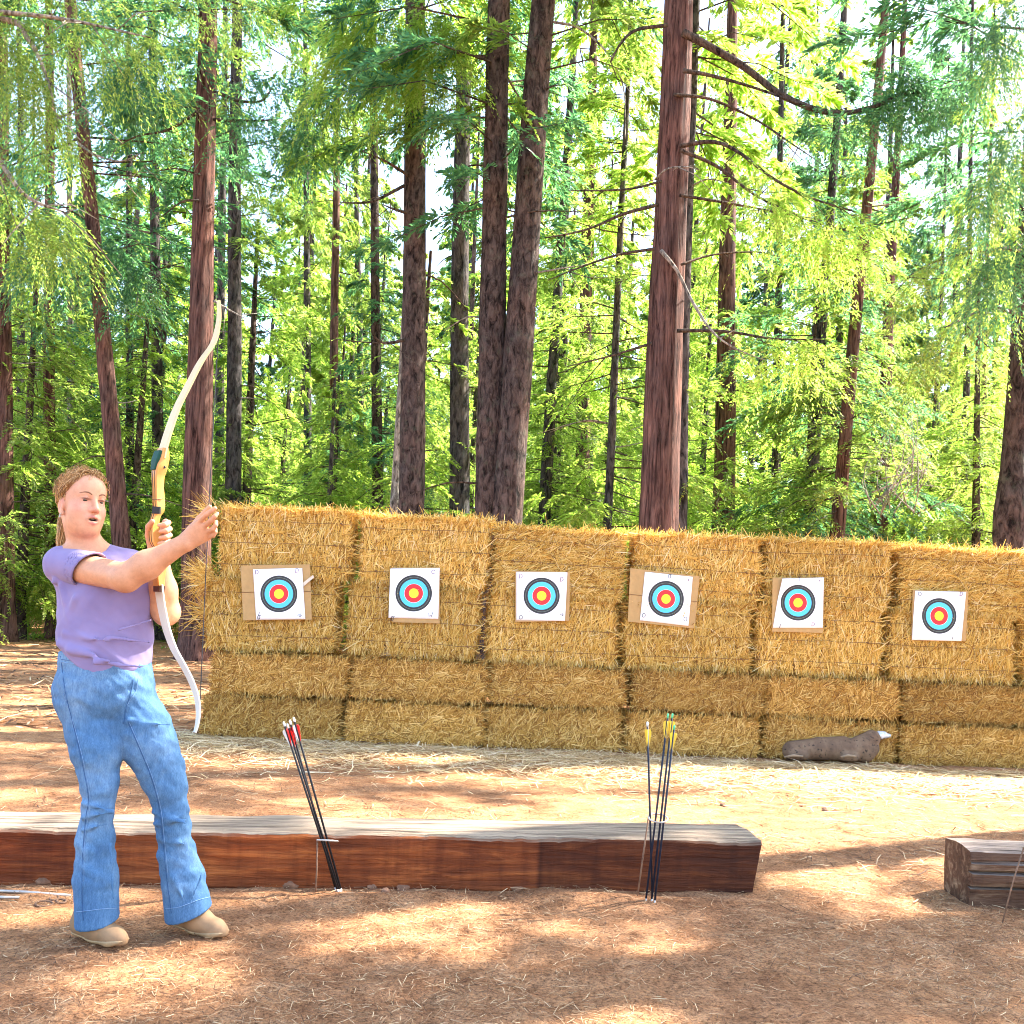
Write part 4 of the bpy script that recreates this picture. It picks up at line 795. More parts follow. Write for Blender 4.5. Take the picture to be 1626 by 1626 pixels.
tree('cedar_tree', (932, 430), (922, 800), 26, 25, 24, 'cedar_bark', 'short looking shaggy trunk between the twin trunks and thin crooked stem', FARC[0], 'leaf_yellow', seed=17, stubs=3, cs=.6)
tree('fir_tree', (889, 420), (866, 800), 20, 22, 22, 'grey_bark', 'leaning grey stem just right of the twin trunks', UNDER[2], 'leaf_mid', seed=18, stubs=3)
tree('fir_tree', (890, 560), (878, 800), 11, 26, 24, 'grey_bark', 'very thin dark stem hugging the leaning grey stem near the twin trunks', FARC[2], 'leaf_mid', seed=19)
tree('cedar_tree', (1095, 280), (1082, 780), 22, 17, 24, 'grey_bark', 'dark trunk half hidden behind the big red cedar', FARC[0], 'leaf_yellow', seed=20, stubs=3)
tree('cedar_tree', (1152, 600), (1148, 815), 38, 22, 20, 'cedar_bark', 'short thick trunk under drooping pale boughs, right of the big red cedar', UNDER[3], 'leaf_yellow', seed=21)
tree('fir_tree', (1235, 560), (1231, 820), 17, 27, 24, 'grey_bark', 'thin trunk amid bright foliage above the fifth target', FARC[1], 'leaf_yellow', seed=22)
tree('fir_tree', (1314, 400), (1287, 815), 20, 20, 22, 'grey_bark', 'grey slanting trunk, left one of a pair above the fifth target', UNDER[2], 'leaf_teal', seed=23, stubs=4)
tree('cedar_tree', (1366, 440), (1331, 820), 24, 18.5, 20, 'cedar_bark', 'red brown slanting trunk, right one of a pair above the fifth target', UNDER[0], 'leaf_mid', seed=24, stubs=4)
tree('cedar_tree', (1408, 600), (1397, 830), 24, 24, 18, 'cedar_bark', 'dark stump like trunk above the gap between fifth and sixth targets', UNDER[1], 'leaf_mid', seed=25)
tr, rb, _ = tree('oak_tree', (1622, 520), (1605, 840), 37, 13.5, 24, 'fir_bark', 'dark knobbly trunk swelling at its base at the right edge', TALL[2], 'leaf_teal', seed=26, stubs=2, swell=.45)
bough(tr, [wpath(rb, [(1630, 300), (1580, 330), (1500, 400), (1440, 440)], 13.3, 11.5), wpath(rb, [(1630, 440), (1570, 480), (1500, 520), (1450, 570)], 13.3, 11.8), wpath(rb, [(1640, 170), (1600, 240), (1560, 300)], 13.2, 11.6), wpath(rb, [(1640, 40), (1600, 60), (1570, 120)], 13.2, 12)], 9, 'leaf_mid', 700, 26, leafL=.07, leafW=.015, drop=.8)
for k, pts in enumerate([[(1625, 400), (1590, 395), (1500, 410), (1440, 440)], [(1622, 500), (1570, 490), (1500, 520)]]): limb(tr, rb, pts, 13.4, 11.8, .03, .008, 'dark_wood', 'limb', 4, k + 70)
# slimmer trunks farther back that can still be told apart
for k, (top, bot, w, D, H, bark, lab) in enumerate([
    ((112, 470), (113, 720), 13, 24, 24, 'dead_wood', 'pale thin stem just left of the leaning reddish trunk'),
    ((80, 540), (82, 840), 20, 21, 25, 'cedar_bark', 'brown trunk directly left of the head of the person'),
    ((206, 420), (207, 860), 14, 24, 24, 'grey_bark', 'dark thin trunk between the head of the person and the bow'),
    ((8, 680), (10, 960), 24, 19, 25, 'cedar_bark', 'brown trunk cut by the left edge of the photo'),
    ((36, 690), (38, 930), 15, 26, 25, 'grey_bark', 'grey trunk second from the left edge of the photo'),
    ((57, 720), (58, 920), 9, 32, 24, 'grey_bark', 'very thin grey trunk third from the left edge of the photo'),
    ((532, 400), (530, 790), 17, 27, 26, 'cedar_bark', 'brown trunk above the join of the first and second bale columns'),
    ((487, 580), (488, 790), 15, 29, 25, 'grey_bark', 'slender trunk above the right half of the first bale column'),
    ((596, 380), (600, 795), 19, 23, 25, 'fir_bark', 'sunlit slender trunk left of the thick speckled fir'),
    ((570, 520), (575, 795), 13, 30, 24, 'grey_bark', 'thin trunk left of the sunlit slender one behind the second bale column'),
    ((1160, 60), (1150, 400), 13, 30, 30, 'grey_bark', 'distant bluish trunk high above the short thick trunk'),
    ((1258, 0), (1240, 200), 13, 34, 32, 'grey_bark', 'distant bluish trunk near the top edge right of the big cedar'),
    ((1532, 690), (1529, 840), 13, 25, 20, 'grey_bark', 'dark thin trunk left of the knobbly trunk at the right'),
    ((1560, 700), (1556, 845), 11, 29, 20, 'cedar_bark', 'brown thin trunk nearest left of the knobbly trunk at the right'),
    ((1486, 720), (1482, 840), 10, 33, 20, 'grey_bark', 'faint thin trunk above the right side of the sixth target')]):
    tree('fir_tree', top, bot, w, D, H, bark, lab, FARC[k % 3] if D > 26 else UNDER[k % 4], ['leaf_mid', 'leaf_yellow', 'leaf_teal'][k % 3], seed=60 + k, rot=k, stubs=3 if D < 27 else 0, cs=.55 if D > 26 else 1.0)

# off-frame trees: some hang boughs into view, others are added unseen for shade
def offtree(x, y, H, r0, lab, cr, leaf, seed, cz=0, cs=1.0):
    o = empty('fir_tree', (x, y, -.03)); tag(o, lab, 'tree'); link('trunk', trunk_mesh('trunk', None, (0, 0), H, r0, 'fir', seed), o, None, M['fir_bark'])
    if cr is not None:
        c = link('crown', cr, o, (0, 0, cz)); set_leaf(c, leaf); c.rotation_euler.z = seed; c.scale = (cs, cs, 1)
    return o, Vector((x, y, -.03))
ol, olb = offtree(-7.6, 9.5, 26, .28, 'tree outside the left edge whose sunlit boughs hang into the top left corner', TALL[2], 'leaf_mid', 81)
bough(ol, [wpath(olb, [(-250, -40), (-60, 10), (100, 30), (240, 60)], 9.6, 9.2), wpath(olb, [(-250, 120), (-60, 60), (40, 80), (90, 200)], 9.5, 9.0), wpath(olb, [(-250, 260), (-60, 250), (60, 330), (110, 340)], 9.7, 9.6), wpath(olb, [(-250, -140), (0, -60), (200, -30), (420, -20)], 9.8, 9.4)], 10, 'leaf_mid', 1250, 26, leafL=.055, leafW=.012, sl=(.22, .5), drop=.8)
for k, pts in enumerate([[(-250, -40), (-60, 10), (100, 30), (240, 60)], [(-250, 10), (0, 30), (45, 62), (75, 125), (92, 195)], [(-250, 200), (-40, 230), (40, 310), (105, 338)]]): limb(ol, olb, pts, 9.5, 9.1, .04, .006, 'dead_wood', 'limb', 6, k + 90)
orr, orb = offtree(9.6, 12.6, 27, .3, 'tree outside the right edge whose dark boughs hang into the upper right', TALL[1], 'leaf_mid', 82, 3, .7)
bough(orr, [wpath(orb, [(1900, 20), (1700, 120), (1600, 200), (1560, 330)], 10.2, 10), wpath(orb, [(1900, -120), (1700, -60), (1600, 0), (1560, 60)], 10.2, 10), wpath(orb, [(1900, 300), (1700, 330), (1610, 380), (1560, 420)], 10.2, 10)], 11, 'leaf_teal', 620, 26, leafL=.065, leafW=.014, drop=.9)

offtree(9.2, 7.9, 25, .26, 'unseen tall tree added well outside the right edge, level with the bale wall, shading the person', TALL[0], 'leaf_mid', 83, -2, .62)  # never in view, added so its crown shades the person
offtree(7.2, 8.1, 23, .2, 'unseen slender shade tree added outside the right edge, nearest to the wall end', TALL[0], 'leaf_mid', 87, -.5, .5)  # also unseen, added to keep more sun off the person
offtree(8.6, 6.0, 24, .26, 'unseen tall tree added outside the right edge, level with the timbers, shading the foreground dirt', TALL[2], 'leaf_mid', 84, -1.5, 1.1)  # unseen trees from here on, added to shade the foreground
offtree(11.6, 7.6, 26, .28, 'farthest unseen shade tree added outside the right edge, behind the one level with the timbers', TALL[1], 'leaf_mid', 85, -.5, 1.1)
offtree(5.6, 3.4, 22, .22, 'unseen tall shade tree added outside the right edge, nearest to the camera', TALL[2], 'leaf_mid', 86, -2, .6)

# background trees: copies placed through the depth of the wood
protos = []
def bgproto(cr, r0, H, bark, seed):
    return (cr, trunk_mesh('trunk', None, (.01, 0), H, r0, 'fir', seed, 12), bark)
BG = [bgproto(UNDER[0], .11, 10, 'fir_bark', 1), bgproto(UNDER[1], .08, 6.4, 'grey_bark', 2), bgproto(UNDER[2], .12, 13.5, 'grey_bark', 3), bgproto(UNDER[3], .11, 8.4, 'fir_bark', 4), bgproto(FARC[0], .22, 27, 'fir_bark', 5), bgproto(FARC[1], .18, 22, 'fir_bark', 6), bgproto(FARC[2], .25, 31, 'grey_bark', 7), bgproto(FULL[0], .24, 28.5, 'grey_bark', 8), bgproto(FULL[1], .2, 22.5, 'fir_bark', 9)]
for cr, tm, bk in BG: tm.materials.append(M[bk])
brs = random.Random(5)
def bgtree(x, y, k, leaf, label, group, s):
    cr, tm, bk = BG[k]; o = empty('young_conifer' if k < 4 else 'conifer', (x, y, gz(x, y) - .05)); o.rotation_euler = (brs.uniform(-.03, .03), brs.uniform(-.03, .03), brs.uniform(0, 6.28)); o.scale = (s, s, s)
    tag(o, label, 'tree', group); link('trunk', tm, o); c = link('crown', cr, o); set_leaf(c, leaf); return o
REG = [(-99, -2, 'left of the bow', 'background conifers left of the bow'), (-2, 1.2, 'between the bow and the twin trunks', 'background conifers between bow and twin trunks'), (1.2, 4, 'between the twin trunks and the big cedar', 'background conifers beyond the twin trunks and big cedar'), (4, 99, 'right of the big red cedar', 'background conifers right of the big cedar')]
def region(x, y):
    px = 813 + x / y * F
    for hi, nm in ((260, 0), (760, 1), (1050, 2)):
        if px < hi: return REG[nm]
    return REG[3]
placed = []
def scatter(n, y0, y1, kinds, leaves, what, smin, smax, gap, wide=.62):
    c = 0; tries = 0
    while c < n and tries < n * 40:
        tries += 1; y = math.sqrt(brs.uniform(y0 * y0, y1 * y1)); x = brs.uniform(-wide, wide) * y
        if any((x - a) ** 2 + (y - b_) ** 2 < gap * gap for a, b_ in placed): continue
        placed.append((x, y)); _, _, w, g = region(x, y); k = brs.choice(kinds)
        bgtree(x, y, k, brs.choice(leaves), '%s %s' % (what, w), '%s, %s' % (what, g), brs.uniform(smin, smax)); c += 1
scatter(24, 19.5, 27, [1, 3, 1, 0], ['leaf_yellow', 'leaf_yellow', 'leaf_mid'], 'low bushy conifer just behind the nearer trunks', .6, 1.0, 1.5)
scatter(34, 22, 46, [1, 3], ['leaf_yellow'], 'low bright bushy conifer', .8, 1.5, 1.6)
scatter(34, 26, 38, [0, 1, 2, 3, 0, 2], ['leaf_yellow', 'leaf_yellow', 'leaf_mid'], 'bushy young conifer with foliage near the ground', .8, 1.25, 1.9)
scatter(17, 36, 60, [4, 5, 2, 5, 0, 2], ['leaf_yellow', 'leaf_mid', 'leaf_yellow', 'leaf_yellow'], 'tall conifer deep in the wood', .85, 1.25, 2.6, .58)
scatter(74, 54, 92, [7, 8], ['leaf_yellow', 'leaf_yellow', 'leaf_mid', 'leaf_teal'], 'far conifer at the back of the wood', 1.05, 1.45, 3.0, .56)

for x, y in ((-9.5, 20), (-12, 23), (-7.6, 21.5), (-11, 27), (-14, 26), (-8.8, 25), (-15.5, 31), (-12.5, 32), (-6.2, 24), (-4.6, 22), (-3.4, 25)):
    if not any((x - a) ** 2 + (y - b_) ** 2 < 1.2 for a, b_ in placed):
        placed.append((x, y)); _, _, w, g = region(x, y); bgtree(x, y, brs.choice([1, 3]), 'leaf_yellow', 'low bright bushy conifer %s' % w, 'low bright bushy conifer, %s' % g, brs.uniform(.7, 1.2))
# tangle of dead twigs
bt = empty('brush_tangle', G(1450, 1000) * 0 + P(1450, 820, 17)); tag(bt, 'tangle of bare pale dead twigs above the sixth bale column', 'dead branches'); rs = random.Random(4)
for k in range(26):
    a = P(1400 + rs.uniform(-20, 60), 820 - rs.uniform(0, 60), 17 + rs.uniform(-.5, .5)); b_ = P(1400 + rs.uniform(-10, 120), 640 + rs.uniform(0, 150), 17 + rs.uniform(-.8, .8)); m_ = (a + b_) / 2 + Vector((rs.uniform(-.4, .4), 0, rs.uniform(-.1, .4)))
    tube_obj('twig', smooth_path([a - bt.location, m_ - bt.location, b_ - bt.location], 9), np.linspace(.012, .003, 9), M['dead_wood'], bt, 4)

# low plants on the forest floor, left
def shrub_mesh(seed, n, rr, h, leafL, leafW):
    r = np.random.default_rng(seed); a = r.uniform(0, 6.28, n); q = r.random(n) ** .5 * rr; org = np.stack([q * np.cos(a) * .6, q * np.sin(a) * .6, np.zeros(n)], 1); dr = np.stack([np.cos(a) * r.uniform(.1, 1, n), np.sin(a) * r.uniform(.1, 1, n), r.uniform(.4, 1.3, n)], 1); dr /= np.linalg.norm(dr, axis=1)[:, None]
    v, f = sprays(r, org, dr, r.uniform(.5, 1, n) * h, 12, leafL, leafW, .35); return mesh_np('foliage', v, f)
SH = [shrub_mesh(1, 70, .5, .5, .09, .028), shrub_mesh(2, 50, .35, .35, .08, .03), shrub_mesh(3, 90, .9, .9, .12, .04)]
for s_ in SH: s_.materials.append(M['leaf_yellow'])
for k, (px, py, i, sc, lab) in enumerate([(90, 985, 0, .8, 'low green shrub on sunlit forest floor left of the waist of the person'), (30, 995, 1, .9, 'small green shrub near the left edge below the brown trunk'), (60, 1010, 1, .6, 'grassy low plant at the left edge beside the sunlit path'), (150, 965, 2, .7, 'leafy shrub behind the waist of the person'), (262, 975, 1, 1.0, 'small shrub behind the elbow of the person'), (285, 960, 0, .9, 'low shrub at the foot of the red cedar behind the bow')]):
    p = G(px, py); o = link('shrub', SH[i], None, (p.x, p.y, gz(p.x, p.y))); o.scale = (sc,) * 3; o.rotation_euler.z = k; tag(o, lab, 'shrub')
# fallen log and old stump on the forest floor
lg = tube_obj('fallen_log', smooth_path([G(20, 985) + Vector((0, 0, .1)), G(100, 972) + Vector((0, 0, .12)), G(180, 968) + Vector((0, 0, .1))], 12), [.1, .12, .11, .12, .1, .11, .1, .1, .09, .09, .08, .07], M['dead_wood'], None, 10); tag(lg, 'thin weathered fallen log on the forest floor at far left', 'log')
o = empty('tree_stump', G(55, 962)); tag(o, 'low dark stump on the forest floor behind the left side of the person', 'stump'); link('trunk', trunk_mesh('trunk', None, (0, 0), .55, .16, 'cedar', 5, 14), o, None, M['grey_bark'])
# ---------------------------------------------------------------- the person
YP = 3.6
def q(px, py, dy=0.0): return np.array(P(px, py, YP + dy))
def rp(n, dy=0.0): return n * (YP + dy) / F
per = empty('person', q(235, 1480) * np.array([1, 1, 0])); po = np.array(per.location)
tag(per, 'person in lavender t-shirt and flared blue jeans holding up a bow and pointing right', 'person')
def add_mesh(name, V, Q, m, parent=per, attr=None, smooth=True):
    return link(name, mesh_np(name, V - po, Q, smooth, None, attr), parent, None, m)
# head frame
TH = math.radians(51); PT = math.radians(2)
f0 = np.array([math.sin(TH), -math.cos(TH), 0]); l_ = np.array([math.cos(TH), math.sin(TH), 0]); u0 = np.array([0, 0, 1.0])
f_ = f0 * math.cos(PT) + u0 * math.sin(PT); u_ = u0 * math.cos(PT) - f0 * math.sin(PT)
rl = math.radians(-3); l_, u_ = l_ * math.cos(rl) + u_ * math.sin(rl), u_ * math.cos(rl) - l_ * math.sin(rl)
HC = q(130.5, 799, 0); HR = np.stack([f_, l_, u_], 1)
HS = np.array([.92, .91, 1.0])
def hd(f, l, u): return HC + HR @ (HS * np.array([f, l, u]))
B = Vol(q(58, 1005)[[0, 0, 2]] * np.array([1, 0, 1]) + np.array([0, YP - .36, 0]), q(396, 735)[[0, 0, 2]] * np.array([1, 0, 1]) + np.array([0, YP + .26, 0]), .0031)
hw = lambda f, l, u, r, k=.02, op='add': B.ell(hd(f, l, u), np.array(r) * HS, k, op, HR)
# skull, jaw, cheeks
hw(-.010, 0, .030, (.090, .077, .084)); hw(.022, 0, -.030, (.070, .062, .082), .03); hw(.052, 0, -.082, (.034, .034, .030), .03); hw(.062, 0, -.098, (.020, .022, .016), .02); hw(.03, .030, -.062, (.045, .034, .040), .03); hw(.03, -.030, -.062, (.045, .034, .040), .03)
hw(.048, .036, -.030, (.036, .028, .030), .02); hw(.048, -.036, -.030, (.036, .028, .030), .02); hw(.055, 0, .045, (.038, .056, .042), .03)
hw(.035, 0, -.098, (.04, .038, .018), .03)
def hc(a, b, ra, rb, k=.008, op='add'): B.cone(hd(*a), hd(*b), ra, rb, k, op)
for s in (-1, 1):
    hw(.090, s * .031, .004, (.013, .018, .012), .010, 'sub')                      # eye socket
    hc((.079, s * .014, .024), (.072, s * .045, .022), .008, .006, .012)             # brow
    hc((.0815, s * .019, .0085), (.0725, s * .046, .0055), .0048, .0040, .004); hc((.0840, s * .032, .0105), (.0805, s * .020, .009), .0055, .005, .004); hc((.0840, s * .032, .0105), (.0745, s * .044, .007), .0055, .0045, .004)  # upper lid
    hc((.0785, s * .020, -.0055), (.0725, s * .045, -.003), .0046, .0042, .006); hc((.0815, s * .032, -.0068), (.0785, s * .021, -.0052), .0046, .0042, .005)        # lower lid
    hw(-.008, s * .078, -.020, (.017, .009, .030), .005); hw(-.003, s * .087, -.017, (.009, .006, .019), .004, 'sub'); hw(.002, s * .077, -.046, (.009, .007, .009), .005)  # ear
    hw(.094, s * .0125, -.031, (.011, .009, .009), .006)                              # nostril wing
    hw(.099, s * .0065, -.039, (.005, .0042, .004), .003, 'sub')
hc((.083, 0, .018), (.1085, 0, -.026), .0075, .0092, .010); hw(.108, 0, -.029, (.010, .0095, .0085), .008)
hw(.084, 0, -.063, (.015, .026, .017), .014)                                        # mouth mound
hw(.098, 0, -.0640, (.022, .0195, .0082), .003, 'sub')                               # open mouth
for s in (-1, 1): hc((.0965, 0, -.0530), (.083, s * .022, -.0615), .0048, .0028, .005); hc((.0945, 0, -.0750), (.083, s * .021, -.0645), .0058, .003, .005)
# neck, torso core
B.cone(hd(-.032, 0, -.045), q(140, 890, .03), .050, .056, .02); B.cone(hd(-.005, 0, -.075), q(145, 874, .01), .038, .046, .025)
B.cone(q(138, 872, .02), q(98, 893, .01), .045, .045, .03); B.cone(q(142, 874, .03), q(205, 897, .05), .045, .04, .03); B.ell(q(160, 945, .03), (.125, .09, .14), .04)
# right arm (reaching across to the right)
S1, E1, W1 = q(99, 896, .0), q(200, 917, -.19), q(293, 862, -.20)
B.cone(S1, E1, .054, .047, .03); B.cone(E1, E1 + (W1 - E1) * .35, .047, .045, .02); B.cone(E1 + (W1 - E1) * .35, W1, .045, .029, .03)
K = [q(316, 829, -.215), q(324, 836, -.212), q(328.5, 845, -.200), q(330, 853, -.185)]
for kk, w0 in zip(K, ((296, 851), (297, 856), (298, 862), (298, 867))): B.cone(q(w0[0], w0[1], -.20), kk, .0165, .0115, .014)
B.ell(q(311, 846, -.20), (.030, .018, .034), .015)
FN = [[(328, 817, -.235), (336, 811, -.238), (341.5, 807, -.236)], [(335, 826, -.232), (341, 820, -.236), (345, 815.5, -.23)], [(338.5, 840, -.218), (342.5, 834, -.222), (343, 828.5, -.214)], [(338, 850, -.20), (341.5, 845, -.203), (342, 840, -.196)]]
for kk, fn in zip(K, FN):
    a = kk; r0 = .0098
    for p in fn: b_ = q(*p); B.cone(a, b_, r0, r0 - .0009, .0022); a = b_; r0 -= .0009
B.cone(q(300, 848, -.185), q(316, 824, -.165), .015, .0115, .012); B.cone(q(316, 824, -.165), q(327, 812, -.172), .0110, .0098, .003); B.cone(q(327, 812, -.172), q(333, 805, -.18), .0098, .0085, .003)
# left arm, hand closed on the bow
S2, E2, W2 = q(210, 900, .05), q(264, 972, .03), q(252, 884, -.035)
B.cone(S2, E2, .05, .045, .03); B.cone(E2, E2 + (W2 - E2) * .4, .046, .043, .02); B.cone(E2 + (W2 - E2) * .4, W2, .043, .031, .03)
B.ell(q(250, 858, -.035), (.032, .018, .038), .02)
LK = [(263, 829), (265, 839), (265, 849), (263, 858)]
for (a0, b0) in LK: B.cone(q(252, 872, -.035), q(a0, b0, -.035), .016, .012, .014)
for k, (a0, b0) in enumerate(LK):
    a = q(a0, b0, -.035); r0 = .0104 - .0006 * (k == 3)
    for p in ((a0 + 4.5, b0 + 1, -.078), (a0 - 1.5, b0 + 4, -.118), (a0 - 10, b0 + 5, -.121)): c_ = q(*p); B.cone(a, c_, r0, r0 - .0009, .0022); a = c_; r0 -= .0009
B.cone(q(243, 872, -.035), q(236, 850, -.06), .017, .0125, .012); B.cone(q(236, 850, -.06), q(236, 836, -.098), .0125, .0108, .004); B.cone(q(236, 836, -.098), q(242, 828, -.122), .0108, .009, .003)
V, Q = B.mesh(); V = relax(V, Q, 2, .5)
L = ((V - HC) @ HR) / HS
def g3(c, s): return np.exp(-(((L - np.array(c)) / np.array(s)) ** 2).sum(1))
tone = np.tile(np.array([[.58, .285, .155]]), (len(V), 1)); inhead = np.exp(-((L / np.array([.14, .11, .15])) ** 2).sum(1) ** 2)[:, None]
tone = tone * (1 - .5 * inhead) + np.array([[.64, .32, .21]]) * .5 * inhead
def tint(w, c):
    global tone; w = np.clip(w, 0, 1)[:, None]; tone = tone * (1 - w) + np.array([c]) * w
tint(.55 * (g3((.07, .042, -.028), (.03, .024, .022)) + g3((.07, -.042, -.028), (.03, .024, .022))), (.66, .25, .19)); tint(.4 * g3((.11, 0, -.03), (.016, .016, .014)), (.64, .24, .18))
lip = np.maximum(g3((.094, 0, -.0530), (.016, .020, .0050)), g3((.092, 0, -.0755), (.016, .018, .0062))); tint(np.clip(lip * 2.0 - .5, 0, .85), (.50, .16, .14))
tint(2.2 * g3((.082, 0, -.0645), (.014, .019, .0058)), (.03, .008, .008))
for s in (-1, 1): tint(.7 * g3((.10, s * .0065, -.038), (.006, .004, .004)), (.2, .06, .04)); tint(.9 * np.clip(2.0 * g3((.0835, s * .031, .0072), (.016, .019, .0030)) - .3, 0, 1), (.09, .035, .025)); tint(.35 * g3((.08, s * .031, .004), (.02, .022, .012)), (.40, .19, .14)); tint(.5 * g3((.0, s * .084, -.004), (.012, .01, .02)), (.6, .2, .15))
skin, nt, b = mat('skin'); at = nt.nodes.new("ShaderNodeAttribute"); at.attribute_name = 'tone'; n1 = noise(nt, 45, 8, .75, coords(nt)); r = ramp(nt, n1.outputs[0], [(.3, (.84, .78, .75)), (.7, (1.10, 1.08, 1.06))])
nt.links.new(mix(nt, 1.0, at.outputs['Color'], r.outputs[0], 'MULTIPLY'), b.inputs['Base Color']); b.inputs['Roughness'].default_value = .5; b.inputs['Specular IOR Level'].default_value = .35
bump(nt, b, n1.outputs[0], .25, .002); b.inputs['Subsurface Weight'].default_value = .08; b.inputs['Subsurface Radius'].default_value = (.012, .005, .003); b.inputs['Subsurface Scale'].default_value = .6
body = add_mesh('body', V, Q, skin, per, {'tone': np.concatenate([tone, np.ones((len(V), 1))], 1)})
bodyV = V
# eyes, brows, teeth, ear ring
def ball(c, r, name, m, sc=(1, 1, 1), parent=body, attr=None):
    n = 16; Vb = np.array([(math.sin(math.pi * i / n) * math.cos(2 * math.pi * j / 24), math.sin(math.pi * i / n) * math.sin(2 * math.pi * j / 24), math.cos(math.pi * i / n)) for i in range(n + 1) for j in range(24)])
    Fb = np.array([(i * 24 + j, (i + 1) * 24 + j, (i + 1) * 24 + (j + 1) % 24, i * 24 + (j + 1) % 24) for i in range(n) for j in range(24)]); Vw = (Vb * np.array(sc) * r) @ HR.T + c
    at_ = None
    if attr: g_ = np.array([.96, -.12, -.16]); g_ /= np.linalg.norm(g_); cs_ = Vb @ g_; col = np.where(cs_[:, None] > .93, np.array([[.01, .01, .012]]), np.where(cs_[:, None] > .76, np.array([[.05, .035, .02]]), np.array([[.50, .42, .38]]))); at_ = {'tone': np.concatenate([col, np.ones((len(Vb), 1))], 1)}
    return link(name, poly_mesh(name, Vw - po, Fb) if not attr else mesh_np(name, Vw - po, Fb, True, None, at_), parent, None, m)
em, nt, b = mat('eye'); at = nt.nodes.new("ShaderNodeAttribute"); at.attribute_name = 'tone'; nt.links.new(at.outputs['Color'], b.inputs['Base Color']); b.inputs['Roughness'].default_value = .12
for s in (-1, 1): ball(hd(.0715, s * .0315, .0035), .0122, 'eye', em, attr=True)
ball(hd(.0825, 0, -.0590), .001, 'teeth', flat_mat('teeth', (.72, .66, .58), .3), (6, 12.5, 2.6))
brow_m = flat_mat('brow', (.20, .10, .055), .8)
for s in (-1, 1):
    pts = [hd(.0905, s * .013, .0225) - po, hd(.0885, s * .024, .0285) - po, hd(.0815, s * .036, .0295) - po, hd(.0705, s * .048, .0245) - po]
    bvh = BVHTree.FromPolygons([tuple(v) for v in V[::1]], [tuple(int(i) for i in f) for f in Q[(np.abs((L[Q[:, 0]])) < .14).all(1)]]) if s == -1 else bvh
    pp = []
    for p in smooth_path(pts, 12):
        hit = bvh.find_nearest(Vector(p + po)); pp.append(np.array(hit[0]) - po)
    tube_obj('eyebrow', pp, [.0012, .0022, .0026, .0027, .0027, .0026, .0025, .0023, .002, .0017, .0013, .0008], brow_m, body, 6)
tube_obj('ear_ring', [hd(.004 + .006 * math.cos(t), -.084, -.054 + .007 * math.sin(t)) - po for t in np.linspace(0, 6.28, 13)], .0011, M['steel'], body, 5)
# hair: cap, curls drawn back, ponytail
hr_m = island_mat('hair', [(0, (.22, .085, .025)), (.4, (.50, .24, .07)), (.8, (.74, .44, .17)), (1, (.88, .64, .33))], .42, .2, (1.2, 1.1, .9), .5)
rh = np.random.default_rng(3); hv = []; hf = []; off = 0
cR = np.array([.090, .077, .084]); cC = np.array([-.010, 0, .030]); nape = np.array([-.084, 0, -.030])
def scalp(d, lift): return cC + d * cR * (1 + lift)
def is_hair(p):
    f, l, u = p; return (.8 * f - .9 * u < -.020 - .08 * abs(l)) or (f < .012 and u > .004) or (f < -.030 and u > -.055)
cnt = 0
while cnt < 4200:
    d = rh.normal(0, 1, 3); d /= np.linalg.norm(d); p = scalp(d, .0)
    if not is_hair(p): continue
    cnt += 1; e = (nape - cC) / cR; e /= np.linalg.norm(e); n_ = 13; span = rh.uniform(.45, 1.0); path = []; ph = rh.uniform(0, 6.28); fr = rh.uniform(8, 22); am = rh.uniform(.003, .010); l0 = rh.uniform(.015, .10) + (.05 if rh.random() < .10 else 0)
    for k in range(n_):
        t = k / (n_ - 1) * span; dd = d * (1 - t) + e * t; dd /= np.linalg.norm(dd) + 1e-6; lift = l0 * .8 * (.35 + math.sin(math.pi * min(1, t * 1.1 + .12)) * .8)
        pt = scalp(dd, lift); sdv = np.cross(dd, e); sdv /= np.linalg.norm(sdv) + 1e-6; path.append(pt + sdv * am * math.sin(fr * t + ph) + dd * am * .8 * math.cos(fr * t + ph))
    w = rh.uniform(.0006, .0013); v, f = tube(path, np.concatenate([[w * .6], np.full(n_ - 2, w), [w * .4]]), 3, False); hv.append(v); hf.append(f + off); off += len(v)
for k in range(620):   # flyaway frizz
    d = rh.normal(0, 1, 3); d[2] = abs(d[2]) * .8; d[0] -= .3; d /= np.linalg.norm(d); p = scalp(d, rh.uniform(.02, .12))
    if not is_hair(p): continue
    t0 = np.cross(d, rh.normal(0, 1, 3)); t0 /= np.linalg.norm(t0); r_ = rh.uniform(.007, .020); path = [p + t0 * r_ * math.sin(a) + d * (r_ * .7 * (1 - math.cos(a)) * .8) for a in np.linspace(0, rh.uniform(2, 5), 9)]
    v, f = tube(path, .0008, 3, False); hv.append(v); hf.append(f + off); off += len(v)
for k in range(600):   # ponytail behind the neck
    a = rh.uniform(0, 6.28); rr = rh.random() ** .5; ph = rh.uniform(0, 6.28); L_ = rh.uniform(.10, .17); path = []
    for j in range(9):
        t = j / 8; sw = .010 + .014 * math.sin(math.pi * min(1, t * .9 + .1)); path.append(np.array([-.082 - .006 * math.sin(2 * t) + sw * rr * math.cos(a) + .003 * math.sin(9 * t + ph), -.018 + sw * rr * math.sin(a) + .003 * math.cos(8 * t + ph), -.022 - L_ * t]))
    v, f = tube(path, .0009, 3, False); hv.append(v); hf.append(f + off); off += len(v)
HVt = (np.concatenate(hv) * HS) @ HR.T + HC; hair = add_mesh('hair', HVt, np.concatenate(hf), hr_m, body)
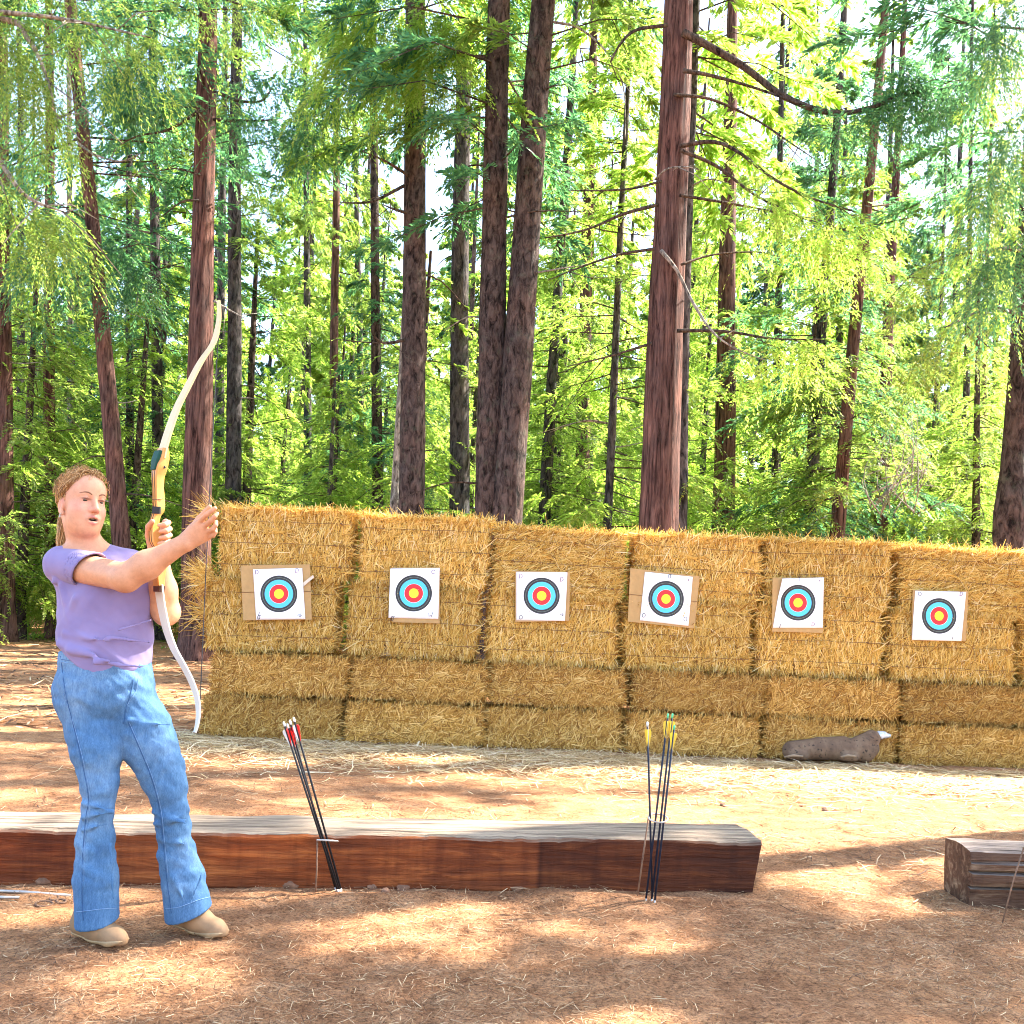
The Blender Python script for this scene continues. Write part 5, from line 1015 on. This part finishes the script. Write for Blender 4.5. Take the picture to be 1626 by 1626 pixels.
# hair cap below the curls
nc = 40; cv = []; 
for i in range(nc + 1):
    for j in range(2 * nc): cv.append((math.sin(math.pi * i / nc) * math.cos(math.pi * j / nc), math.sin(math.pi * i / nc) * math.sin(math.pi * j / nc), math.cos(math.pi * i / nc)))
cv = np.array(cv); cl = cC + cv * cR * (1.018 + .02 * vnoise(cv, 9))[:, None]; ok = np.array([is_hair(p) for p in cl])
cf = np.array([(i * 2 * nc + j, (i + 1) * 2 * nc + j, (i + 1) * 2 * nc + (j + 1) % (2 * nc), i * 2 * nc + (j + 1) % (2 * nc)) for i in range(nc) for j in range(2 * nc)]); cf = cf[ok[cf].all(1)]
link('scalp_hair', poly_mesh('scalp_hair', (cl * HS) @ HR.T + HC - po, cf), hair, None, flat_mat('scalp_hair', (.36, .175, .06), .6, var=.5, scale=70))

# t-shirt
T = Vol(q(58, 1095)[[0, 0, 2]] * np.array([1, 0, 1]) + np.array([0, YP - .32, 0]), q(290, 850)[[0, 0, 2]] * np.array([1, 0, 1]) + np.array([0, YP + .24, 0]), .005)
T.cone(q(99, 899, .01), q(205, 903, .05), .052, .046, .03, sy=.9); T.ell(q(163, 935, .03), (.158, .112, .135), .05); T.ell(q(168, 1005, .02), (.158, .123, .20), .05); T.cone(q(166, 985, .02), q(168, 1120, .02), .150, .163, .04, sy=1.28)
T.ell(q(163, 948, -.045), (.085, .06, .062), .05); T.ell(q(212, 944, -.005), (.065, .06, .06), .05)
T.cone(q(136, 874, .03), q(100, 893, .01), .046, .050, .03); T.cone(q(146, 876, .03), q(203, 897, .05), .046, .045, .03)
sd_ = E1 - S1; sd_ /= np.linalg.norm(sd_); T.cone(S1 + sd_ * -.01, S1 + sd_ * .08, .054, .044, .03)
sd2 = E2 - S2; sd2 /= np.linalg.norm(sd2); T.cone(S2, S2 + sd2 * .07, .054, .05, .03)
# folds: raised and sunk creases
for a, b_, r0, op in [((93, 1022, -.07), (150, 1038, -.135), .010, 'add'), ((110, 1032, -.10), (172, 1050, -.15), .011, 'add'), ((150, 1052, -.145), (236, 1060, -.09), .010, 'add'), ((104, 1006, -.08), (170, 1018, -.14), .008, 'add'), ((170, 1012, -.14), (238, 1020, -.08), .008, 'add'), ((120, 950, -.10), (98, 1010, -.04), .010, 'add'),
                       ((96, 930, -.06), (112, 985, -.08), .009, 'add'), ((80, 905, -.03), (112, 880, -.035), .008, 'add'), ((84, 925, -.05), (122, 890, -.06), .008, 'add'), ((128, 888, -.05), (105, 870, .0), .006, 'add'), ((150, 905, -.08), (172, 935, -.10), .008, 'add'),
                       ((178, 890, -.03), (215, 912, -.02), .009, 'add'), ((190, 1000, -.14), (240, 985, -.06), .008, 'add')]:
    T.cone(q(*a), q(*b_), r0 * .8, r0 * .4, .02, op)
hz = [(q(px, py)[0], q(px, py)[2]) for px, py in ((88, 1020), (110, 1034), (140, 1056), (175, 1077), (210, 1072), (245, 1056))]; hx, hzz = np.array([p[0] for p in hz]), np.array([p[1] for p in hz])
big_lo, big_hi = T.lo, T.lo + T.h * T.n
T.func(lambda X, Y, Z: (Z - (np.interp(X, hx, hzz) + (Y - YP + .1) * .12).astype(np.float32)), big_lo, big_hi, .004)
nkc, nka = hd(-.02, 0, -.09), q(141, 878, .02)
T.cone(q(141, 840, -.005), q(143, 864, -.008), .058, .056, .006, 'sub')
V, Q = T.mesh(); V = relax(V, Q, 2); SL = []
for (Sx, dx, cut, rr) in ((S1, sd_, .16, .0635), (S2, sd2, .125, .058)):
    c0 = Sx + dx * cut; SV = Vol(np.minimum(Sx, c0) - .13, np.maximum(Sx, c0) + .13, .0045); SV.cone(Sx + dx * .0, c0 + dx * .07, rr - .003, rr + .003, .01)
    nz_ = -.55 if cut > .13 else 0
    SV.func(lambda X, Y, Z: -((X - c0[0]) * dx[0] + (Y - c0[1]) * dx[1] + (Z - c0[2]) * (dx[2] + nz_)), SV.lo, SV.lo + SV.h * SV.n, .002)
    SV.cone(Sx + dx * (cut - .045), Sx + dx * (cut + .08), rr - .006, rr - .005, .003, 'sub')
    v, f = SV.mesh(); SL.append((relax(v, f, 2), f))
off = len(V)
for v, f in SL: V = np.concatenate([V, v]); Q = np.concatenate([Q, f + off]); off += len(v)
nr = vnormals(V, Q); nslv = sum(len(v) for v, f in SL)
hemf = np.clip((V[:, 2] - np.interp(V[:, 0], hx, hzz)) / .05, .15, 1); am = hemf * (.0022 * vnoise(V @ np.array([[.7, 0, .7], [0, 1, 0], [-.7, 0, .7]]), 30) + .0010 * vnoise(V, 60) + .0032 * np.maximum(0, np.sin(62 * V[:, 2] + 30 * V[:, 0] + 2.5 * vnoise(V, 7))) ** 3 * np.exp(-((V[:, 2] - q(165, 1040)[2]) / .10) ** 2))
am[len(am) - nslv:] *= .12; V = V + nr * am[:, None]
cm, nt, b = mat('shirt_cotton'); n1 = noise(nt, 420, 3, .6, coords(nt)); n2 = noise(nt, 6, 4, .5, coords(nt)); r = ramp(nt, n2.outputs[0], [(.3, (.185, .138, .275)), (.7, (.265, .205, .36))]); nt.links.new(r.outputs[0], b.inputs['Base Color']); b.inputs['Roughness'].default_value = .85; b.inputs['Specular IOR Level'].default_value = .2
b.inputs['Sheen Weight'].default_value = .15; bump(nt, b, n1.outputs[0], .25, .002)
shirt = add_mesh('t_shirt', V, Q, cm)

# jeans
J = Vol(q(60, 1478)[[0, 0, 2]] * np.array([1, 0, 1]) + np.array([0, YP - .30, 0]), q(378, 1025)[[0, 0, 2]] * np.array([1, 0, 1]) + np.array([0, YP + .36, 0]), .0048)
def jd(lst, k=.02, sy=1.1):
    for (a, b_) in zip(lst[:-1], lst[1:]): J.cone(q(a[0], a[1], a[3]), q(b_[0], b_[1], b_[3]), rp(a[2], a[3]), rp(b_[2], b_[3]), k, sy=sy)
J.cone(q(166, 1042, .02), q(167, 1080, .02), rp(70), rp(75), .03, sy=1.3); J.ell(q(165, 1100, .02), (rp(75), .13, rp(58)), .03); J.ell(q(131, 1104, .05), (rp(40), .11, rp(44)), .03)
jd([(143, 1120, 46, 0), (150, 1160, 43, -.01), (154, 1190, 39, -.03), (158, 1246, 28, -.04), (155.5, 1285, 23, -.045), (151, 1332, 28, -.03), (152, 1395, 33, -.03), (154.5, 1470, 34, -.035)])
jd([(203, 1118, 45, .03), (227, 1154, 42, .02), (239, 1185, 40, .02), (255, 1221, 36, .03), (265, 1250, 30, .03), (272, 1285, 25, .04), (275, 1312, 25, .05), (281, 1357, 28, .07), (290, 1394, 32, .08), (301, 1455, 38, .09)])
for a, b_, r0 in [((205, 1145, -.07), (272, 1152, -.04), .007), ((132, 1275, -.09), (180, 1288, -.115), .009), ((131, 1298, -.09), (178, 1290, -.115), .008), ((130, 1318, -.09), (172, 1308, -.10), .007),
                   ((244, 1290, .0), (296, 1308, -.03), .009), ((246, 1308, .0), (300, 1300, -.02), .008), ((252, 1330, .02), (298, 1342, .0), .007), ((135, 1350, -.09), (128, 1440, -.09), .008), ((270, 1380, .02), (292, 1430, .0), .009), ((320, 1390, .03), (300, 1440, .0), .008), ((175, 1340, -.09), (180, 1430, -.1), .008)]:
    J.cone(q(*a), q(*b_), r0 * .75, r0 * .35, .016)
blo, bhi = J.lo, J.lo + J.h * J.n
wz = q(165, 1036)[2]; J.func(lambda X, Y, Z: wz - Z + 0 * X + 0 * Y, blo, bhi, .004)
# hems: slanted cut and hollow cuff
def hemcut(pa, pb, dyf, cx, xlo, xhi, slope):
    a, b_ = q(*pa), q(*pb)
    def fn(X, Y, Z):
        t = (X - a[0]) / (b_[0] - a[0]); zc = a[2] + (b_[2] - a[2]) * t + slope * (Y - (a[1] + b_[1]) / 2); return np.maximum(np.maximum(Z - zc, xlo - X), X - xhi)
    J.func(fn, np.array([xlo, blo[1], blo[2]]), np.array([xhi, bhi[1], q(200, 1400)[2]]), .003)
xm = q(226, 1450)[0]
hemcut((122, 1467, -.03), (187, 1458, -.03), 0, 0, blo[0], xm, .22); hemcut((262, 1461, .09), (338, 1438, .09), 0, 0, xm, bhi[0], .2)
J.cone(q(153.5, 1420, -.03), q(155, 1480, -.035), rp(25), rp(25), .003, 'sub', sy=1.1); J.cone(q(296, 1430, .085), q(302, 1470, .09), rp(27), rp(29), .003, 'sub', sy=1.1)
V, Q = J.mesh(); V = relax(V, Q, 2); nr = vnormals(V, Q); zf = np.clip((V[:, 2] - .09) / .12, 0.1, 1); V = V + nr * ((.003 * vnoise(V * np.array([1, 1, 1.6]), 30) + .0015 * vnoise(V, 70)) * zf)[:, None]
jm, nt, b = mat('denim'); n1 = noise(nt, 500, 2, .6, coords(nt, (1, 1, .25))); n2 = noise(nt, 5, 5, .6, coords(nt)); n3 = noise(nt, 75, 6, .75, coords(nt, (1, 1, .16)))
n2.inputs['Scale'].default_value = 3.5; r = ramp(nt, n2.outputs[0], [(.3, (.042, .108, .225)), (.5, (.072, .16, .29)), (.70, (.15, .255, .39))]); r3 = ramp(nt, n3.outputs[0], [(.3, (.68, .74, .8)), (.7, (1.45, 1.34, 1.22))]); r1 = ramp(nt, n1.outputs[0], [(.35, (.75, .78, .82)), (.65, (1.25, 1.2, 1.15))])
nt.links.new(mix(nt, .8, mix(nt, .8, r.outputs[0], r3.outputs[0], 'MULTIPLY'), r1.outputs[0], 'MULTIPLY'), b.inputs['Base Color']); b.inputs['Roughness'].default_value = .8; b.inputs['Specular IOR Level'].default_value = .2; bump(nt, b, n1.outputs[0], .4, .002)
jeans = add_mesh('jeans', V, Q, jm)
jb = BVHTree.FromPolygons([tuple(v) for v in V], [tuple(int(i) for i in f) for f in Q])
def onjean(pts, n=40, lift=.0012):
    out = []; path = smooth_path([(x, y, 0) for x, y in pts], n)
    for x, y, _ in path:
        d = (P(x, y, YP) - Vector((0, 0, CAMH))).normalized(); h = jb.ray_cast(Vector((0, 0, CAMH)), d)
        if h[0] is not None: out.append(np.array(h[0] - d * lift) - po)
    return out
M['stitch'] = flat_mat('stitch', (.17, .28, .45), .8); M['seam'] = flat_mat('seam', (.028, .085, .21), .8)
for nm, pts, w, m in [('side_seam', [(96, 1042), (104, 1100), (116, 1150), (130, 1210), (140, 1265), (136, 1300), (131, 1360), (130, 1420), (132, 1462)], .0010, 'seam'), ('side_stitch', [(100, 1100), (120, 1160), (137, 1230), (143, 1275), (135, 1330), (133, 1400)], .0008, 'stitch'), ('inner_seam', [(200, 1140), (222, 1190), (240, 1235), (252, 1280), (258, 1330), (264, 1390), (272, 1450)], .0010, 'seam'), ('inner_stitch', [(203, 1142), (225, 1192), (243, 1237), (255, 1282), (261, 1332), (267, 1392)], .0008, 'stitch'),
                       ('fly_seam', [(212, 1078), (208, 1100), (201, 1122), (196, 1150)], .0010, 'seam'), ('fly_stitch', [(219, 1078), (217, 1095), (209, 1108), (202, 1120)], .0008, 'stitch'), ('pocket_seam', [(97, 1047), (110, 1049), (128, 1052), (150, 1060)], .0010, 'seam'), ('pocket_stitch', [(97, 1051), (110, 1053), (128, 1056)], .001, 'stitch'), ('hem_stitch', [(121, 1448), (140, 1446), (165, 1443), (187, 1442)], .0011, 'stitch'), ('hem_stitch', [(262, 1443), (285, 1440), (315, 1429), (334, 1424)], .0011, 'stitch'), ('back_pocket_stitch', [(82, 1060), (83, 1090), (88, 1115)], .001, 'stitch')]:
    pp = onjean(pts)
    if len(pp) > 3: tube_obj(nm, pp, w, M[m], jeans, 5)
# shoes
M['shoe'] = flat_mat('shoe', (.27, .155, .075), .75, var=.25, scale=14, bumpd=.002); M['sole'] = flat_mat('sole', (.34, .22, .11), .7, var=.2, scale=25); M['lace'] = flat_mat('lace', (.34, .23, .13), .8)
def shoe(heel, toe, nm):
    h, t = np.array(heel, float), np.array(toe, float); z0 = 0.004; h[2] = t[2] = 0; d = t - h; Ln = np.linalg.norm(d); d /= Ln; s = np.array([-d[1], d[0], 0]); up = np.array([0, 0, 1.0])
    def w(a, b, c): return h + d * a * Ln + s * b + up * (c + z0)
    def build(solem):
        S = Vol(np.minimum(h, t) - .1, np.maximum(h, t) + np.array([.1, .1, .16]), .004); g = .004 if solem else 0
        S.cone(w(.12, 0, .045), w(.45, .0, .045), .034 + g, .036 + g, .02); S.cone(w(.45, 0, .038), w(.80, .006, .026), .036 + g, .034 + g, .02); S.cone(w(.80, .006, .026), w(.92, .004, .022), .034 + g, .026 + g, .02)
        if not solem: S.cone(w(.18, 0, .07), w(.22, 0, .12), .036, .036, .03); S.cone(w(.25, 0, .08), w(.55, 0, .058), .035, .030, .03)
        c = .026
        if solem: S.func(lambda X, Y, Z: (c + .006 * np.cos(((X - h[0]) * d[0] + (Y - h[1]) * d[1]) / Ln * 6.2)).astype(np.float32) - Z, S.lo, S.lo + S.h * S.n, .004)
        S.func(lambda X, Y, Z: Z - z0 - (.020 * np.maximum(0, (((X - h[0]) * d[0] + (Y - h[1]) * d[1]) / Ln - .72) / .28) ** 2).astype(np.float32) + 0 * X + 0 * Y if solem else Z - z0 - .008 + 0 * X + 0 * Y, S.lo, S.lo + S.h * S.n, .004)
        V, Q = S.mesh(); return relax(V, Q, 2), Q
    V, Q = build(False); so_ = add_mesh('shoe', V, Q, M['shoe']); V, Q = build(True); add_mesh('sole', V, Q, M['sole'], so_)
    for a0 in (.50, .57, .64): tube_obj('lace', [w(a0, -.022, .083 - (a0 - .5) * .13) - po, w(a0 + .02, 0, .0905 - (a0 - .5) * .12) - po, w(a0, .024, .083 - (a0 - .5) * .13) - po], .0028, M['lace'], so_, 5)
shoe(q(119, 1470, -.01), q(197, 1480, -.09), 'right'); shoe(q(279, 1462, .12), q(357, 1465, .04), 'left')

# ---------------------------------------------------------------- the bow, held upright in the left hand
BA = math.radians(45); wv = np.array([-math.sin(BA), math.cos(BA), 0]); tv = np.array([math.cos(BA), math.sin(BA), 0])
def bq(px, py): return q(px, py, -.082 + (px - 250) / F * 3.5 * .55)
bow = empty('recurve_bow', bq(250, 845)); bo = np.array(bow.location); tag(bow, 'wooden recurve bow with pale limbs and dark string held upright by the person', 'bow')
def ribbon(name, pts, widths, thick, m, parent, n=48, woff=0.0):
    path = smooth_path([bq(*p) for p in pts], n) - bo; wd = np.interp(np.linspace(0, 1, n), np.linspace(0, 1, len(widths)), widths); tk = np.interp(np.linspace(0, 1, n), np.linspace(0, 1, len(thick)), thick) if hasattr(thick, '__len__') else np.full(n, thick)
    T_ = np.gradient(path, axis=0); T_ /= np.linalg.norm(T_, axis=1)[:, None]; V = []
    for i in range(n):
        nn = np.cross(T_[i], wv); nn /= np.linalg.norm(nn); c = path[i] + wv * woff
        bv = .22
        for a, b_ in ((-1, -1 + bv), (-1 + bv, -1), (1 - bv, -1), (1, -1 + bv), (1, 1 - bv), (1 - bv, 1), (-1 + bv, 1), (-1, 1 - bv)): V.append(c + wv * a * wd[i] / 2 + nn * b_ * tk[i] / 2)
    Fq = [(i * 8 + j, i * 8 + (j + 1) % 8, (i + 1) * 8 + (j + 1) % 8, (i + 1) * 8 + j) for i in range(n - 1) for j in range(8)] + [tuple(range(8))[::-1], tuple((n - 1) * 8 + j for j in range(8))]
    me = poly_mesh(name, V, Fq, False); return link(name, me, parent, None, m)
M['limb_pale'] = flat_mat('limb_pale', (.62, .44, .20), .35, var=.08); M['limb_white'] = flat_mat('limb_white', (.70, .66, .56), .3, var=.04); M['bowstring'] = flat_mat('bowstring', (.015, .015, .02), .6)
rm, nt, b = mat('riser_wood'); n1 = noise(nt, 22, 6, .6, coords(nt, (1, 1, .12)), .5); r = ramp(nt, n1.outputs[0], [(.3, (.48, .19, .03)), (.7, (.68, .34, .075))]); nt.links.new(r.outputs[0], b.inputs['Base Color']); b.inputs['Roughness'].default_value = .4; M['riser_wood'] = rm
M['riser_dark'] = flat_mat('riser_dark', (.07, .022, .008), .5); M['riser_green'] = flat_mat('riser_green', (.004, .05, .032), .6, spec=.2); M['rubber'] = flat_mat('rubber', (.012, .012, .014), .6)
ribbon('upper_limb', [(347, 477), (348, 495), (346.5, 515), (339, 544), (319, 574), (297, 616), (281, 648), (268, 684), (259, 714), (256, 728)], [.018, .024, .03, .04, .048, .053, .055, .057, .058, .058], .0065, M['limb_pale'], bow)
ribbon('lower_limb', [(252, 928), (254, 946), (258, 970), (265, 1000), (276, 1030), (290, 1055), (303, 1080), (312, 1106), (315, 1130), (313, 1150), (309.5, 1163)], [.057, .057, .056, .054, .051, .048, .043, .036, .028, .021, .016], .0065, M['limb_white'], bow)
ri = ribbon('riser', [(259, 712), (258, 726), (254, 742), (251, 757), (251, 775), (252, 795), (252, 808), (248, 818), (245, 830), (245, 842), (248, 858), (254, 870), (256, 884), (254, 900), (252, 918), (253, 938)], [.046, .048, .046, .036, .032, .032, .032, .028, .027, .028, .034, .042, .044, .042, .044, .044], [.022, .034, .040, .034, .030, .034, .032, .024, .026, .030, .040, .036, .038, .034, .030, .020], M['riser_wood'], bow, 64)
for wo in (-.0075, .0065):
    ribbon('laminate_stripe', [(258, 726), (254, 742), (251, 757), (251, 775), (252, 795), (252, 808), (248, 818), (245, 830), (245, 842), (248, 858), (254, 870), (256, 884), (254, 900), (252, 918)], [.0048] * 14, [.0356, .0416, .0356, .0316, .0356, .0336, .0256, .0276, .0316, .0416, .0376, .0396, .0356, .0316], M['riser_dark'], ri, 60, wo)
ribbon('limb_pocket', [(251, 716), (247, 730), (243, 746)], [.044, .046, .030], [.010, .014, .008], M['riser_green'], bow, 12, -.002); ribbon('lower_pocket', [(253, 930), (252, 940)], [.0465, .0465], [.026, .022], M['riser_dark'], bow, 6)
rest = bq(252, 811) - bo + np.array([.0, -.022, 0]); V_, F_ = box((0, 0, 0), (.026, .012, .024)); link('arrow_rest', poly_mesh('arrow_rest', V_, F_, False), bow, Vector(rest), M['rubber'])
hole = bq(262, 743) - bo + np.array([.004, -.024, 0]); tube_obj('screw_hole', [hole + np.array([0, .006, 0]), hole], .0052, M['rubber'], bow, 10)
band = [(241, 793), (247, 794), (262, 793)]; tube_obj('grip_band', [bq(*p) - bo + np.array([0, -.021, 0]) for p in band], .0014, M['riser_dark'], bow, 5)
tube_obj('string', [bq(349, 478) - bo, bq(347.5, 520) - bo, bq(345, 560) - bo, bq(331, 815) - bo, bq(318, 1110) - bo, bq(315.5, 1135) - bo, bq(311, 1160) - bo], .0017, M['bowstring'], bow, 6)
